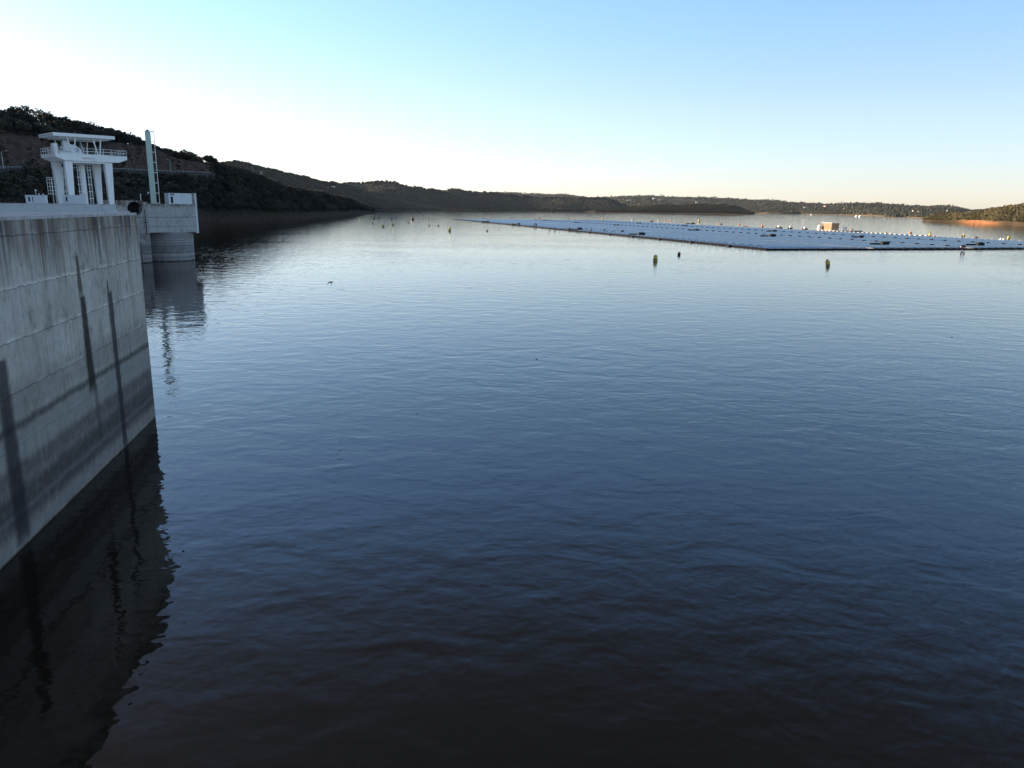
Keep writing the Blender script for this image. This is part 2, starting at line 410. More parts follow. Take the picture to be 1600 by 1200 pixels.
# orientation: make counter-clockwise
def ccw(p):
    a = sum(p[i][0]*p[(i+1) % len(p)][1]-p[(i+1) % len(p)][0]*p[i][1] for i in range(len(p)))
    return p if a > 0 else p[::-1]
poly = ccw(poly)
m = MB(); m.prism(poly, -6, ZT-.14)
face = m.build('wall_face', M_WALL, wall)
# coping: a thin slab lying on the wall, a few mm proud, with worn, slightly uneven edge
m = MB(); n = 240
e = []
for i in range(n+1):
    s = far_s*i/n; e.append((s, .03+.012*math.sin(s*3.1)+.02*noise.noise(Vector((s*1.3, 0, 0)))))
pin = [q for q in ccw([(0, 0), wl(-60, 40.3), wl(-60, -66), (far_s, 0)])]
inner = [wl(-60, 40.3), wl(-60, -66)]
# build as prism with fine outer edge
pl = [(s, y if True else 0) for s, y in [(s, -d if wl(-60, 40.3)[1] > 0 else d) for s, d in e]]
pl = ccw(pl + [inner[1], inner[0]])
m.prism(pl, ZT-.14, ZT); m.build('coping', M_TOP, wall)

# ------------------------------------------------------------------ dam crest beyond the wall
DZ = 12.1
dam = empty('dam_crest', (-70, 110, 0)); tag(dam, 'pale concrete dam crest running between the stained wall and the crane', 'dam')
def dl(p): return (p[0]+70, p[1]-110)
def edge(y): q = at_y(203, 330, y); return (q.x, y)
q0, q1 = edge(60), edge(183)
m = MB(); m.prism(ccw([dl((-27.5, 50.4)), dl(q0), dl(q1), dl((-112, 200)), dl((-190, 215)), dl((-190, 60)), dl((-60.2, 42))]), -6, DZ)
m.build('deck', M_TOP, dam)
pa, pb = at_y(-700, 317, 128), at_y(180, 319.2, 131)
par = empty('parapet_wall', (pb.x, pb.y, DZ)); tag(par, 'low white-grey parapet wall on the dam crest in front of the crane', 'parapet')
dv = Vector((pa.x-pb.x, pa.y-pb.y, 0)); ln = dv.length; par.rotation_euler = (0, 0, math.atan2(dv.y, dv.x))
ph = 13.70-DZ
m = MB()
x = 0
while x < ln-.1:
    m.box(x+.012, min(x+9.0, ln), -.2, .2, 0, ph-.12); x += 9.01
m.build('wall_panel', M_PAR, par)
m = MB(); m.box(-.06, ln, -.28, .28, ph-.12, ph); m.build('coping', M_TOP, par)

def px_box(name, label, cat, x0, x1, y, top, depth, mat, rz=None, extra=None, group=None, zb=DZ):
    a = at_y(x0, top, y); b = at_y(x1, top, y); z = a.z
    o = empty(name, ((a.x+b.x)/2, y, zb), 0)
    tag(o, label, cat, group)
    wdt = b.x-a.x
    MB().box(-wdt/2, wdt/2, 0, depth, 0, z-zb-.06, .03).build('cabinet_body', mat, o)
    MB().box(-wdt/2-.05, wdt/2+.05, -.05, depth+.05, z-zb-.06, z-zb).build('lid', mat, o)
    return o, wdt, z-zb
k, wd_, hh = px_box('control_cabinet', 'white cabinet behind the parapet, left of the crane, with small lamp on top', 'cabinet', 39, 71, 134, 304.5, .5, M_WHITE2)
for x0_, x1_ in ((.5, .75), (1.2, 1.3)): MB().box(-wd_/2+x0_, -wd_/2+x1_, -.05, -.002, hh-1.1, hh-.33).build('bracket', M_DARK, k)
m = MB(); m.tube((0, .25, hh), (0, .25, hh+.65), .035).lathe([(.05, 0), (.13, .05), (.14, .2), (.06, .28)], 10, (0, .25, hh+.62)); m.build('lamp', M_BW, k)
for x in (.45, 1.15): MB().box(x, x+.13, .2, .3, hh, hh+.26).build('bolt', M_BW, k)
k, wd_, hh = px_box('control_cabinet', 'long white cabinet behind the parapet directly under the crane legs', 'cabinet', 97.5, 133.5, 140, 304.5, .4, M_WHITE2)
MB().box(-wd_/2+.55, -wd_/2+.8, -.05, -.002, hh-1.1, hh-.3).build('bracket', M_DARK, k)
for x in (1.0, 1.7): MB().box(x, x+.25, .1, .3, hh, hh+.21).build('bolt', M_BW, k)

# ------------------------------------------------------------------ gantry crane
CA = math.radians(46.5)
cr = empty('gantry_crane', (-86.27, 150, DZ), CA)
tag(cr, 'white gantry crane with flat canopy roof and tapered legs standing on the dam', 'crane')
G = 22.9-DZ; B0 = G-1.22; LW = 8.7
m = MB(); m.prof_y([(0, G), (0, G-.6), (1.6, B0), (11.3, B0), (12.9, G-.6), (12.9, G)], 0, LW); m.build('girder', M_WHITE, cr)
MB().box(-.04, 12.94, -.04, LW+.04, G, G+.06).build('deck_plate', M_WHITE, cr)
MB().box(2.9, 8.9, .35, .7, B0-.35, B0).box(2.9, 8.9, LW-.7, LW-.35, B0-.35, B0).build('lower_flange', M_WHITE, cr)
def leg(x, y, w0=.8, w1=1.4, d0=.7, d1=1.1, skew=0):
    m = MB(); m.taper((x-w0/2+skew, x+w0/2+skew, y-d0/2, y+d0/2), (x-w1/2, x+w1/2, y-d1/2, y+d1/2), .35, B0)
    o = m.build('leg', M_WHITE, cr)
    m = MB(); m.box(x-.75+skew, x+.75+skew, y-.5, y+.5, 0, .35, .03); m.build('wheel_bogie', M_WHITE2, o)
    return o
leg(2.25, 1.0); leg(9.45, 1.0); leg(2.3, 7.5, .9, 1.7, .8, 1.5); leg(9.5, 7.5)
m = MB(); m.box(5.25, 6.05, 3.6, 4.6, 0, B0, .03); m.build('shaft', M_WHITE, cr)
def ladder(x, y, z0, z1, w, along='x', name='ladder', cage=False):
    m = MB(); a = Vector((1, 0, 0)) if along == 'x' else Vector((0, 1, 0)); p = Vector((x, y, 0))
    for s in (-w/2, w/2): m.tube(p+a*s+Vector((0, 0, z0)), p+a*s+Vector((0, 0, z1)), .055, n=6)
    z = z0+.3
    while z < z1: m.tube(p-a*w/2+Vector((0, 0, z)), p+a*w/2+Vector((0, 0, z)), .03, n=5); z += .45
    z = z0+1.0
    while z < z1: m.box(x-w/2-.12, x+w/2+.12, y-.04, y+.35, z, z+.09); z += 1.35
    return m.build(name, M_WHITE, cr)
ladder(4.75, 3.3, .2, B0, .45); ladder(6.65, 3.3, .2, B0, .5); ladder(2.75, 6.0, .2, B0, .5)
m = MB(); m.lathe([(.05, -.05), (.42, -.05), (.5, 0), (.42, .05), (.05, .05)], 14); o = m.build('cable_reel', M_DARK, cr)
o.location = (3.0, 5.6, B0-.75); o.rotation_euler = (PI/2, 0, 0)
# access ladder with lattice cage beside the rear left leg
m = MB()
for x in (1.3, 1.8):
    m.tube((x, 8.6, 0), (x, 8.6, 6.3), .05, n=6)
for x in (.7, 1.15, 1.6): m.tube((x, 9.3, 3.3), (x, 9.3, 6.6), .045, n=5)
for z in (3.4, 4.1, 4.8, 5.5, 6.2, 6.55): m.tube((.65, 9.3, z), (1.65, 9.3, z), .045, n=5).tube((.65, 9.3, z), (1.3, 8.6, z), .04, n=5).tube((1.65, 9.3, z), (1.8, 8.6, z), .04, n=5)
m.build('caged_ladder', M_WHITE, cr)
# railing round the platform
m = MB(); X1 = 12.85
def rail_run(a, b):
    a, b = Vector(a), Vector(b); d = (b-a); k = max(1, round(d.length/1.35))
    for h in (.55, 1.08): m.tube(a+Vector((0, 0, h)), b+Vector((0, 0, h)), .035, n=5)
    for i in range(k+1): p = a+d*i/k; m.tube(p, p+Vector((0, 0, 1.1)), .04, n=5)
z = G+.06
rail_run((.05, .05, z), (X1, .05, z)); rail_run((X1, .05, z), (X1, LW-.05, z)); rail_run((X1, LW-.05, z), (.05, LW-.05, z)); rail_run((.05, LW-.05, z), (.05, .05, z))
m.build('railing', M_WHITE, cr)
# canopy and its V struts
CT = 26.66-DZ
m = MB(); m.box(.0, 10.95, 0, 8.75, CT-.62, CT, .04); cn = m.build('canopy', M_WHITE, cr)
many('vent_slot', [((0, .5+.62*i, CT-.42), (-.03, -.004, 0, .28, 0, .22)) for i in range(13)], M_GREY, cn)
m = MB(); m.box(1.2, 9.9, 1.0, 1.25, CT-.9, CT-.62).box(1.2, 9.9, 7.4, 7.65, CT-.9, CT-.62); m.build('purlin', M_WHITE, cn)
for y in (.6, 7.9):
    for xb in (3.4, 7.95):
        for dx in (-.95, .5):
            MB().tube((xb+(-.12 if dx < 0 else .12), y, G-.2 if y < 1 else G), (xb+dx, y, CT-.6), .12, n=6).build('roof_strut', M_WHITE, cr)
m = MB(); m.box(.12, .8, .9, 2.6, G+.06, G+1.85, .03); m.build('switch_box', M_WHITE, cr)
# winch
m = MB(); m.box(1.4, 5.6, 2.2, 5.2, G+.06, G+.5, .03); wi = m.build('winch_frame', M_WHITE, cr)
m = MB(); m.tube((3.0, 2.3, G+1.15), (3.0, 5.1, G+1.15), .62, n=18).tube((4.6, 2.6, G+.95), (4.6, 4.8, G+.95), .45, n=16); m.build('drum', M_WHITE, wi, smooth=True)
m = MB(); m.box(2.3, 3.5, 2.5, 3.6, G+.5, G+2.5, .06).lathe([(.3, 0), (.32, .5), (.2, .75)], 12, (2.7, 3.0, G+2.4)); m.build('gearbox', M_WHITE, wi, smooth=True)
m = MB(); m.prof_y([(3.4, G+.5), (3.4, G+1.9), (4.3, G+1.9), (5.5, G+1.0), (5.5, G+.5)], 2.6, 3.9); m.build('motor_cover', M_WHITE, wi)
m = MB(); m.tube((5.2, 2.4, G+1.4), (5.2, 2.4, G+1.9), .06).tube((5.2, 2.4, G+1.9), (5.9, 2.4, G+1.9), .05).tube((5.9, 2.4, G+.1), (5.9, 2.4, G+1.9), .05)
m.build('pipework', M_GREY, wi)
MB().box(1.5, 2.2, 3, 4, G+.5, G+.8, .03).build('motor', M_GREY, wi); MB().box(8.6, 9.4, 5.6, 6.6, G+.06, G+.6, .03).build('tool_box', M_GREY, cr)
# lettering on the girder
def lettering(txt, size, loc, mat, parent, name='lettering', rx=PI/2):
    cu = bpy.data.curves.new('t', 'FONT'); cu.body = txt; cu.size = size; cu.extrude = .004
    to = bpy.data.objects.new('t', cu); COL.objects.link(to)
    me = bpy.data.meshes.new_from_object(to.evaluated_get(bpy.context.evaluated_depsgraph_get()))
    bpy.data.objects.remove(to)
    o = bpy.data.objects.new(name, me); COL.objects.link(o); o.parent = parent; o.location = loc; o.rotation_euler = (rx, 0, 0)
    me.materials.clear(); me.materials.append(mat); me.name = name
    return o
lettering('MJKREM', .44, (4.55, -.012, G-.82), M_RED, cr)
lettering('Setor', .24, (6.35, -.012, G-.62), M_BLUE, cr); lettering('Ping 75 ton', .24, (6.1, -.012, G-.92), M_BLUE, cr)

# ------------------------------------------------------------------ intake tower, mast, pier
Pn = at_y(231, 361, 186); Pr = at_y(308, 359, 196)
ta = math.atan2(Pr.y-Pn.y, Pr.x-Pn.x); TL = math.hypot(Pr.x-Pn.x, Pr.y-Pn.y)
tw = empty('intake_tower', (Pn.x, Pn.y, 0), ta)
tag(tw, 'round grey concrete intake tower with square overhanging head, standing in the water beyond the wall', 'tower')
TZ0, TZ1 = 7.05, 13.78
m = MB(); m.lathe([(5.75, -6), (5.75, 5.05), (5.83, 5.08), (5.83, 5.25), (5.78, 5.28), (5.78, TZ0)], 64, (TL*.5+1.75, 5.6, 0)); m.build('shaft', M_TOWER, tw, smooth=True)
m = MB(); m.box(0, TL, 0, 9.6, TZ0, TZ1).box(-.0, TL+.003, -.02, 9.6, 10.62, 10.70); m.build('head', M_HEAD, tw)
m = MB(); m.box(TL*.948, TL-.02, .01, 9.4, TZ1, 16.45); m.build('upstand', M_HEAD, tw)
MB().box(TL+.003, TL+.75, .5, 9.0, TZ0-.3, 16.45).build('end_panel', M_WHITE2, tw)
# machine house on the tower
mh = empty('machine_house', (Pn.x, Pn.y, TZ1), ta); tag(mh, 'flat white box house with dark door slot on top of the intake tower', 'machine house')
xa, xb = TL*.465, TL*.945
MB().box(xa, xb, .06, 1.9, 0, 2.62, .02).build('wall', M_WHITE2, mh)
MB().box(xa-.05, xb, -.0, 1.95, 2.625, 2.72).build('roof', M_DARK, mh)
MB().box(xa+.55, xa+1.1, -.0, .05, .2, 1.75).build('door', M_BLACK, mh)
MB().tube((xa+.45, -.05, 2.25), (xa+.75, -.05, 2.4), .12).tube((xa+.95, -.05, 2.3), (xa+1.3, -.05, 2.35), .13).tube((xa+1.28, -.05, 2.3), (xa+1.32, -.05, 2.0), .06).build('floodlight', M_DARK, mh)
# green mast
b = at_y(240.5, 318, 190.5)
ms = empty('gauge_mast', (b.x, b.y, TZ1), math.radians(24)); tag(ms, 'tall pale green box mast with side ladder pipe on the intake tower', 'mast')
H_ = 16.7
m = MB(); m.box(-.62, .62, -.4, .4, 0, H_, .03); m.build('column', M_GREEN, ms)
many('joint_band', [((0, 0, i*2.37+2.2), (-.645, .645, -.425, .425, 0, .05)) for i in range(6)], M_GREEN, ms)
MB().lathe([(.5, 0), (.5, .12), (.22, .4), (.05, .5)], 12, (0, 0, H_)).build('cap', M_GREY, ms)
m = MB(); m.tube((1.32, -.1, 0), (1.32, -.1, H_-.1), .08, n=7).tube((.8, -.1, H_-2.0), (.8, -.1, H_+.05), .05).tube((.62, -.1, H_+.02), (1.32, -.1, H_-.02), .06)
for i in range(8): z = .1+i*2.37; m.box(.62, 1.4, -.16, -.04, z, z+.16)
m.build('ladder_rail', M_BW, ms)
MB().box(-1.2, -.95, -.1, .1, 2.3, 2.8, .03).tube((-.95, 0, 2.5), (-.6, 0, 2.5), .04).build('lamp_box', M_BW, ms)
# pier with round opening
pa_, pb_ = at_y(161, 312, 181), at_y(229.2, 313.5, 186.5)
pr = empty('sluice_pier', (pa_.x, pa_.y, 0), math.atan2(pb_.y-pa_.y, pb_.x-pa_.x)); tag(pr, 'dark stained concrete pier with a round black opening beside the intake tower', 'pier')
PL = math.hypot(pb_.x-pa_.x, pb_.y-pa_.y); PT = 14.5
hc = at_y(210.5, 326, 185); hx = math.hypot(hc.x-pa_.x, hc.y-pa_.y); hz = hc.z; hr = 1.62
m = MB(); hx0, hx1, hz0, hz1 = hx-2.1, min(hx+2.1, PL-.9), hz-2.2, PT-.02
angs = sorted(set([i*2*PI/40 for i in range(40)]+[math.atan2(zz-hz, xx-hx) % (2*PI) for xx in (hx0, hx1) for zz in (hz0, hz1)]))
def onrect(a):
    c, s_ = math.cos(a), math.sin(a); ks = []
    if c > 1e-9: ks.append((hx1-hx)/c)
    if c < -1e-9: ks.append((hx0-hx)/c)
    if s_ > 1e-9: ks.append((hz1-hz)/s_)
    if s_ < -1e-9: ks.append((hz0-hz)/s_)
    k = min(ks); return (hx+c*k, 0, hz+s_*k)
n = len(angs); vs = [(hx+hr*math.cos(a), 0, hz+hr*math.sin(a)) for a in angs]+[onrect(a) for a in angs]
m.add(vs, [(i, n+i, n+(i+1) % n, (i+1) % n) for i in range(n)])
m.add([(p[0], 0, p[2]) for p in vs[:n]]+[(p[0], 3, p[2]) for p in vs[:n]], [(i, (i+1) % n, n+(i+1) % n, n+i) for i in range(n)]+[tuple(range(n, 2*n))])
m.box(0, hx0, 0, 6, -6, PT).box(hx1, PL-.9, 0, 6, -6, PT).box(hx0, hx1, 0, 6, -6, hz0).box(hx0, hx1, 3.01, 6, hz0, hz1).box(hx0, hx1, .0, 6, hz1, PT)
m.build('wall', M_HEAD, pr)
m = MB(); m.add([(p[0], 2.9, p[2]) for p in vs[:n]], [tuple(range(n))]); m.build('opening', M_BLACK, pr)  # black disc set inside the bore: its shade put into colour
MB().box(PL-.9, PL, -.25, 6, -6, PT-.3).build('buttress', M_TOWER, pr)
m = MB(); m.box(PL-2.2, PL-.9, -.6, 0, -6, 4.9).box(PL-2.0, PL-.9, -.2, 0, 5.6, 8.2); m.build('ledge', M_TOWER, pr)
m = MB(); m.box(PL-.75, PL-.62, -.31, -.25, 6.5, 12.4).box(PL-1.1, PL-.3, -.33, -.25, 9.4, 9.55); m.build('guide_rail', M_DARK, pr)
MB().box(PL-1.25, PL-1.1, .3, .45, PT, PT+1.35).box(PL-1.25, PL-.95, .3, .45, PT+1.35, PT+1.5).build('post', M_BW, pr)
# ------------------------------------------------------------------ hills
def lerp_keys(keys, x):
    if x <= keys[0][0]: return keys[0][1:]
    for a, b in zip(keys[:-1], keys[1:]):
        if x <= b[0]:
            t = (x-a[0])/(b[0]-a[0]); return tuple(p+(q-p)*t for p, q in zip(a[1:], b[1:]))
    return keys[-1][1:]
def azim(px):
    d = ray(px, hor(px)); k = math.hypot(d.x, d.y); return d.x/k, d.y/k
def zr(px, py, r): return at_r(px, py, r).z
def shore_r(px, py): p = at_z(px, py); return math.hypot(p.x, p.y)
def fbm(x, y, s, o=4):
    v = 0; a = 1; 
    for i in range(o): v += a*noise.noise(Vector((x*s, y*s, 3.7*i))); s *= 2.1; a *= .5
    return v
def sm(a, b, x):
    t = min(1, max(0, (x-a)/(b-a))); return t*t*(3-2*t)

class Hill:
    """px keys -> radial profile list of (r, z); surface is real ground at its own distance"""
    def __init__(s, name, label, profile, x0, x1, step, colour, rough=1.0, sub=5, flat=None):
        s.flat = flat
        s.prof = profile; s.x0, s.x1 = x0, x1; s.rough = rough
        cols = []; x = x0
        while x < x1: cols.append(x); x += step(x) if callable(step) else step
        cols.append(x1); s.cols = cols
        V = []; C = []; rows = None
        for px in cols:
            pts = s.column(px, sub); rows = len(pts)
            cx, cy = azim(px)
            for (r, z, u) in pts:
                X, Y = cx*r, cy*r
                V.append((X, Y, z)); C.append(colour(px, u, X, Y, z))
        Fs = []
        for i in range(len(cols)-1):
            for j in range(rows-1):
                a = i*rows+j; Fs.append((a, a+rows, a+rows+1, a+1))
        me = bpy.data.meshes.new(name); me.from_pydata(V, [], Fs); me.materials.append(M_LAND)
        ca = me.color_attributes.new('land', 'FLOAT_COLOR', 'POINT'); ca.data.foreach_set('color', np.array([(*c, 1) for c in C], 'f').ravel())
        me.polygons.foreach_set('use_smooth', [True]*len(me.polygons))
        s.o = bpy.data.objects.new(name, me); COL.objects.link(s.o); tag(s.o, label, kind='structure')
    def column(s, px, sub=5):
        p = s.prof(px); out = []
        for k, (a, b) in enumerate(zip(p[:-1], p[1:])):
            for i in range(sub):
                t = i/sub; out.append(s.disp(px, a[0]+(b[0]-a[0])*t, a[1]+(b[1]-a[1])*t, k+t))
        out.append(s.disp(px, p[-1][0], p[-1][1], len(p)-1)); return out
    def disp(s, px, r, z, u):
        cx, cy = azim(px); X, Y = cx*r, cy*r
        amp = min(max(z, 0)*.12, 6)*s.rough
        if s.flat and s.flat(px, u): amp = 0
        return (r, z+amp*fbm(X, Y, .012, 4)*1.0, u)
    def at(s, px, u):
        p = s.prof(px); k = min(int(u), len(p)-2); t = u-k
        r = p[k][0]+(p[k+1][0]-p[k][0])*t; z = p[k][1]+(p[k+1][1]-p[k][1])*t
        r, z, _ = s.disp(px, r, z, u); cx, cy = azim(px)
        return Vector((cx*r, cy*r, z))
    def find(s, px, py, u0=1.0, u1=None):
        u1 = u1 or len(s.prof(px))-1; u = u0
        while u < u1:
            if proj(s.at(px, u))[1] <= py: return s.at(px, u)
            u += .02
        return s.at(px, u1)

# tree meshes ---------------------------------------------------------
def crown_arrays(seed, n_cl, leaf, spread=(1, 1, .62), per=26, airy=0.0, zc=.62):
    """unit tree, height 1: leaf-sized quads in clumps through an uneven crown"""
    r = np.random.default_rng(seed); V = []; Fq = []
    for k in range(n_cl):
        d = r.normal(size=3); d /= np.linalg.norm(d)
        rad = r.uniform(.25, 1)**.6
        c = np.array([d[0]*.36*spread[0]*rad, d[1]*.36*spread[1]*rad, zc+d[2]*.36*spread[2]*rad*(1.0 if d[2] > 0 else .8)])
        cs = r.uniform(.07, .15)*(1-.35*airy)
        for i in range(per):
            q = r.normal(size=3); q /= np.linalg.norm(q); p = c+q*cs*r.uniform(.5, 1)*np.array([1.15, 1.15, .8])
            a = r.normal(size=3); a /= np.linalg.norm(a); b = np.cross(a, q); b /= (np.linalg.norm(b)+1e-9); a = np.cross(b, r.normal(size=3)*.5+q); a /= (np.linalg.norm(a)+1e-9)
            h = leaf*r.uniform(.6, 1.3); base = len(V)
            V += [p-a*h-b*h*.6, p+a*h*.9-b*h*.5, p+a*h+b*h*.7, p-a*h*.7+b*h*.6]; Fq.append((base, base+1, base+2, base+3))
    return np.array(V, 'f'), np.array(Fq, 'i')
def blob_arrays(seed, leafy=14):
    """small-in-the-picture tree: lumpy crown core with ragged leaf clusters"""
    r = np.random.default_rng(seed)
    t = (1+5**.5)/2
    v = np.array([(-1, t, 0), (1, t, 0), (-1, -t, 0), (1, -t, 0), (0, -1, t), (0, 1, t), (0, -1, -t), (0, 1, -t), (t, 0, -1), (t, 0, 1), (-t, 0, -1), (-t, 0, 1)], float)
    v /= np.linalg.norm(v[0]); v *= r.uniform(.7, 1.2, size=(12, 1))
    v = v*np.array([.46, .46, .42])+np.array([0, 0, .5])
    f = [(0, 11, 5), (0, 5, 1), (0, 1, 7), (0, 7, 10), (0, 10, 11), (1, 5, 9), (5, 11, 4), (11, 10, 2), (10, 7, 6), (7, 1, 8), (3, 9, 4), (3, 4, 2), (3, 2, 6), (3, 6, 8), (3, 8, 9), (4, 9, 5), (2, 4, 11), (6, 2, 10), (8, 6, 7), (9, 8, 1)]
    return v.astype('f'), np.array([(a, b, c, c) for a, b, c in f], 'i')
def mesh_np(name, V, Fq, mat, tint=None):
    """quads, or triangles written (a,b,c,c)"""
    me = bpy.data.meshes.new(name)
    tri = Fq[:, 2] == Fq[:, 3]
    me.vertices.add(len(V)); me.vertices.foreach_set('co', np.ascontiguousarray(V, 'f').ravel())
    if tri.all(): lf = Fq[:, :3]; k = 3
    else: lf = Fq; k = 4
    me.loops.add(lf.size); me.loops.foreach_set('vertex_index', np.ascontiguousarray(lf, 'i').ravel())
    me.polygons.add(len(lf)); me.polygons.foreach_set('loop_start', np.arange(len(lf), dtype='i')*k); me.polygons.foreach_set('loop_total', np.full(len(lf), k, 'i'))
    if tint is not None:
        a = me.attributes.new('tint', 'FLOAT', 'POINT'); a.data.foreach_set('value', np.ascontiguousarray(tint, 'f'))
    me.materials.append(mat); me.update(calc_edges=True); me.validate(); return me
def merge(name, bases, T, mat, label, cat='trees'):
    """T: rows of x,y,z,scale xy,scale z,rot,base index,tint"""
    Vs, Fs, Ts = [], [], []; off = 0
    for bi, (bv, bf) in enumerate(bases):
        rows = T[T[:, 6] == bi]
        if not len(rows): continue
        c, s_ = np.cos(rows[:, 5])[:, None], np.sin(rows[:, 5])[:, None]
        x = (bv[None, :, 0]*c-bv[None, :, 1]*s_)*rows[:, 3:4]+rows[:, 0:1]; y = (bv[None, :, 0]*s_+bv[None, :, 1]*c)*rows[:, 3:4]+rows[:, 1:2]
        z = bv[None, :, 2]*rows[:, 4:5]+rows[:, 2:3]
        Vs.append(np.stack([x, y, z], -1).reshape(-1, 3)); n = len(rows)
        Fs.append((bf[None]+(np.arange(n)*len(bv))[:, None, None]).reshape(-1, 4)+off); off += n*len(bv)
        Ts.append(np.repeat(rows[:, 7], len(bv)))
    me = mesh_np(name, np.concatenate(Vs), np.concatenate(Fs), mat, np.concatenate(Ts))
    o = bpy.data.objects.new(name, me); COL.objects.link(o); tag(o, label, cat, kind='stuff'); return o
CROWNS = [crown_arrays(i+1, 26, .034) for i in range(4)]
BLOBS = [blob_arrays(i+50) for i in range(5)]
LEAFY = [crown_arrays(i+70, 11, .085, (1.1, 1.1, .7), 8, 0, .5) for i in range(4)]

def scatter(hill, n, x0, x1, u0, u1, size, nb, mask=None, tint=(0, 1), xf=None, bury=.15, uf=None):
    rows = []; tries = 0
    while len(rows) < n and tries < n*6:
        tries += 1
        px = random.uniform(x0, x1) if xf is None else xf(); u = uf() if uf else random.uniform(u0, u1)
        p = hill.at(px, u)
        if p.z < 1.2: continue
        if mask and not mask(px, u, p): continue
        s = random.uniform(*size); tn = min(1, max(0, .5+.5*noise.noise(p*.02)+random.uniform(-.35, .35)))
        rows.append((p.x, p.y, p.z-s*bury, s*random.uniform(.85, 1.25), s, random.uniform(0, 6.28), random.randrange(nb), tint[0]+(tint[1]-tint[0])*tn))
    return np.array(rows)

# --- H1: near wooded hill with road cutting, left
K1 = [  # px, shore r, road r, road z, cut-top z, crest r, crest z
    (-3200, 60, 150, 22, 60, 330, 170), (-1500, 190, 250, 26, 70, 420, 185), (-600, 300, 340, 29, 70, 500, 165), (-200, 350, 405, 31, 66, 525, 112)]
def k1(px, shore, rr, ry, cy, rc, yc):
    return (px, shore, rr, zr(px, ry, rr), zr(px, cy, rr+24), rc, zr(px, yc, rc))
K1 += [k1(0, 370, 430, 264, 213, 530, 182), k1(60, 400, 460, 264, 217, 555, 195), k1(100, 425, 490, 264, 221, 575, 205), k1(150, 455, 520, 265, 226, 600, 216),
       k1(200, 490, 555, 266, 226, 620, 229), k1(240, 520, 585, 268, 234, 640, 244), k1(270, 550, 605, 269, 243, 660, 254), k1(300, 575, 630, 270, 250, 680, 260),
       k1(330, shore_r(330, 346.5), 670, 271, 259, 715, 267), k1(360, shore_r(360, 345.5), 720, 275, 268, 760, 272), k1(400, shore_r(400, 344), 780, 284, 282, 830, 282),
       k1(440, shore_r(440, 342.5), 860, 298, 296, 920, 297), k1(480, shore_r(480, 340.5), 980, 306, 305, 1040, 305), k1(520, shore_r(520, 338), 1130, 311, 310, 1200, 310),
       k1(550, shore_r(550, 335.5), 1300, 317.5, 317, 1360, 317), k1(575, shore_r(575, 333), 1580, 326, 325.8, 1640, 325.8), k1(586, shore_r(586, 331.8), 1700, 331.2, 331.2, 1760, 331.4), (594, 1720, 1790, -1.5, -1.8, 1850, -2.2)]
def prof1(px):
    r0, rr, rz, cz, rc, zc = lerp_keys(K1, px)
    k = sm(594, 560, px) if px > 560 else 1
    bank = min(3.6, max(-.5, rz*.35)) if rz > 0 else -2
    return [(r0-40, -6), (r0, -.02 if rz > 0 else -3), (r0+9, bank), (rr-5, rz-.1), (rr+4, rz), (rr+(24-7)*1.0, cz), (rc, zc), (rc+120, zc*.97), (rc+420, zc*.55), (rc+800, -5)]
def col1(px, u, X, Y, z):
    n = noise.noise(Vector((X*.03, Y*.03, 0)))
    if u < 2.12: return (.055, .04, .032)
    if 2.9 <= u <= 4.05 and px < 340: return (.075, .075, .075)
    if 4.0 < u <= 5.25 and px < 345: return (.085, .066, .055) if n > -.2 else (.055, .044, .038)
    return (.03, .032, .022)
h1 = Hill('left_hill', 'dark wooded hill with a rocky road cutting behind the dam', prof1, -3200, 594, lambda x: 60 if x < -700 else (10 if x < -40 else 3), col1, .8, 7, flat=lambda px, u: px < 345 and 2.8 < u < 4.2)

US = lambda: random.uniform(2.08, 3.0) if random.random() < .5 else random.uniform(3.0, 7.2)
def m1(px, u, p):
    if u < 2.1: return False
    if px < 345 and 2.75 < u < 5.0: return False
    if 3.0 < u < 4.4 and px < 345: return False
    return True
# --- the far hills; each: px, base py (or r), base r, crest r, crest py
def simple_hill(name, label, keys, x0, x1, step, soil, grass, back=500, rough=1.0, bankz=1.1, sub=8, soilpx=None):
    ks = []
    for k in keys:
        px, by, rc, cy = k[:4]
        r0 = by if by > 450 else shore_r(px, by)
        ks.append((px, r0, max(rc, r0+30), zr(px, cy, max(rc, r0+30)) if cy < 900 else -4))
    def prof(px):
        r0, rc, zc = lerp_keys(ks, px)
        if zc < .8: return [(r0-30, -6), (r0, -2), (r0+6, -1), ((r0+rc)/2, min(zc, -1)), (rc, min(zc, -1)), (rc+back*.5, -3), (rc+back, -6)]
        b = min(bankz, zc*.5); mid = (r0+rc)/2
        return [(r0-30, -6), (r0, -.02), (r0+6, b), (mid, b+(zc-b)*.62), (rc, zc), (rc+back*.5, zc*.7), (rc+back, -6)]
    def col(px, u, X, Y, z):
        nn = noise.noise(Vector((X*.018, Y*.018, 4)))
        if u < 2.0+.22*max(0, .5+nn*1.8):
            if soilpx is None: return soil
            k = sm(soilpx[0]-8, soilpx[0]+10, px+14*nn)*sm(soilpx[1]+14, soilpx[1]-14, px+20*nn); return tuple(a*k+b*(1-k) for a, b in zip(soil, (.05, .04, .028)))
        n = noise.noise(Vector((X*.006, Y*.006, 1.3)))
        return grass if n > .05 else tuple(g*.7 for g in (grass[0]*.9, grass[1]*.8, grass[2]))
    return Hill(name, label, prof, x0, x1, step, col, rough, sub)

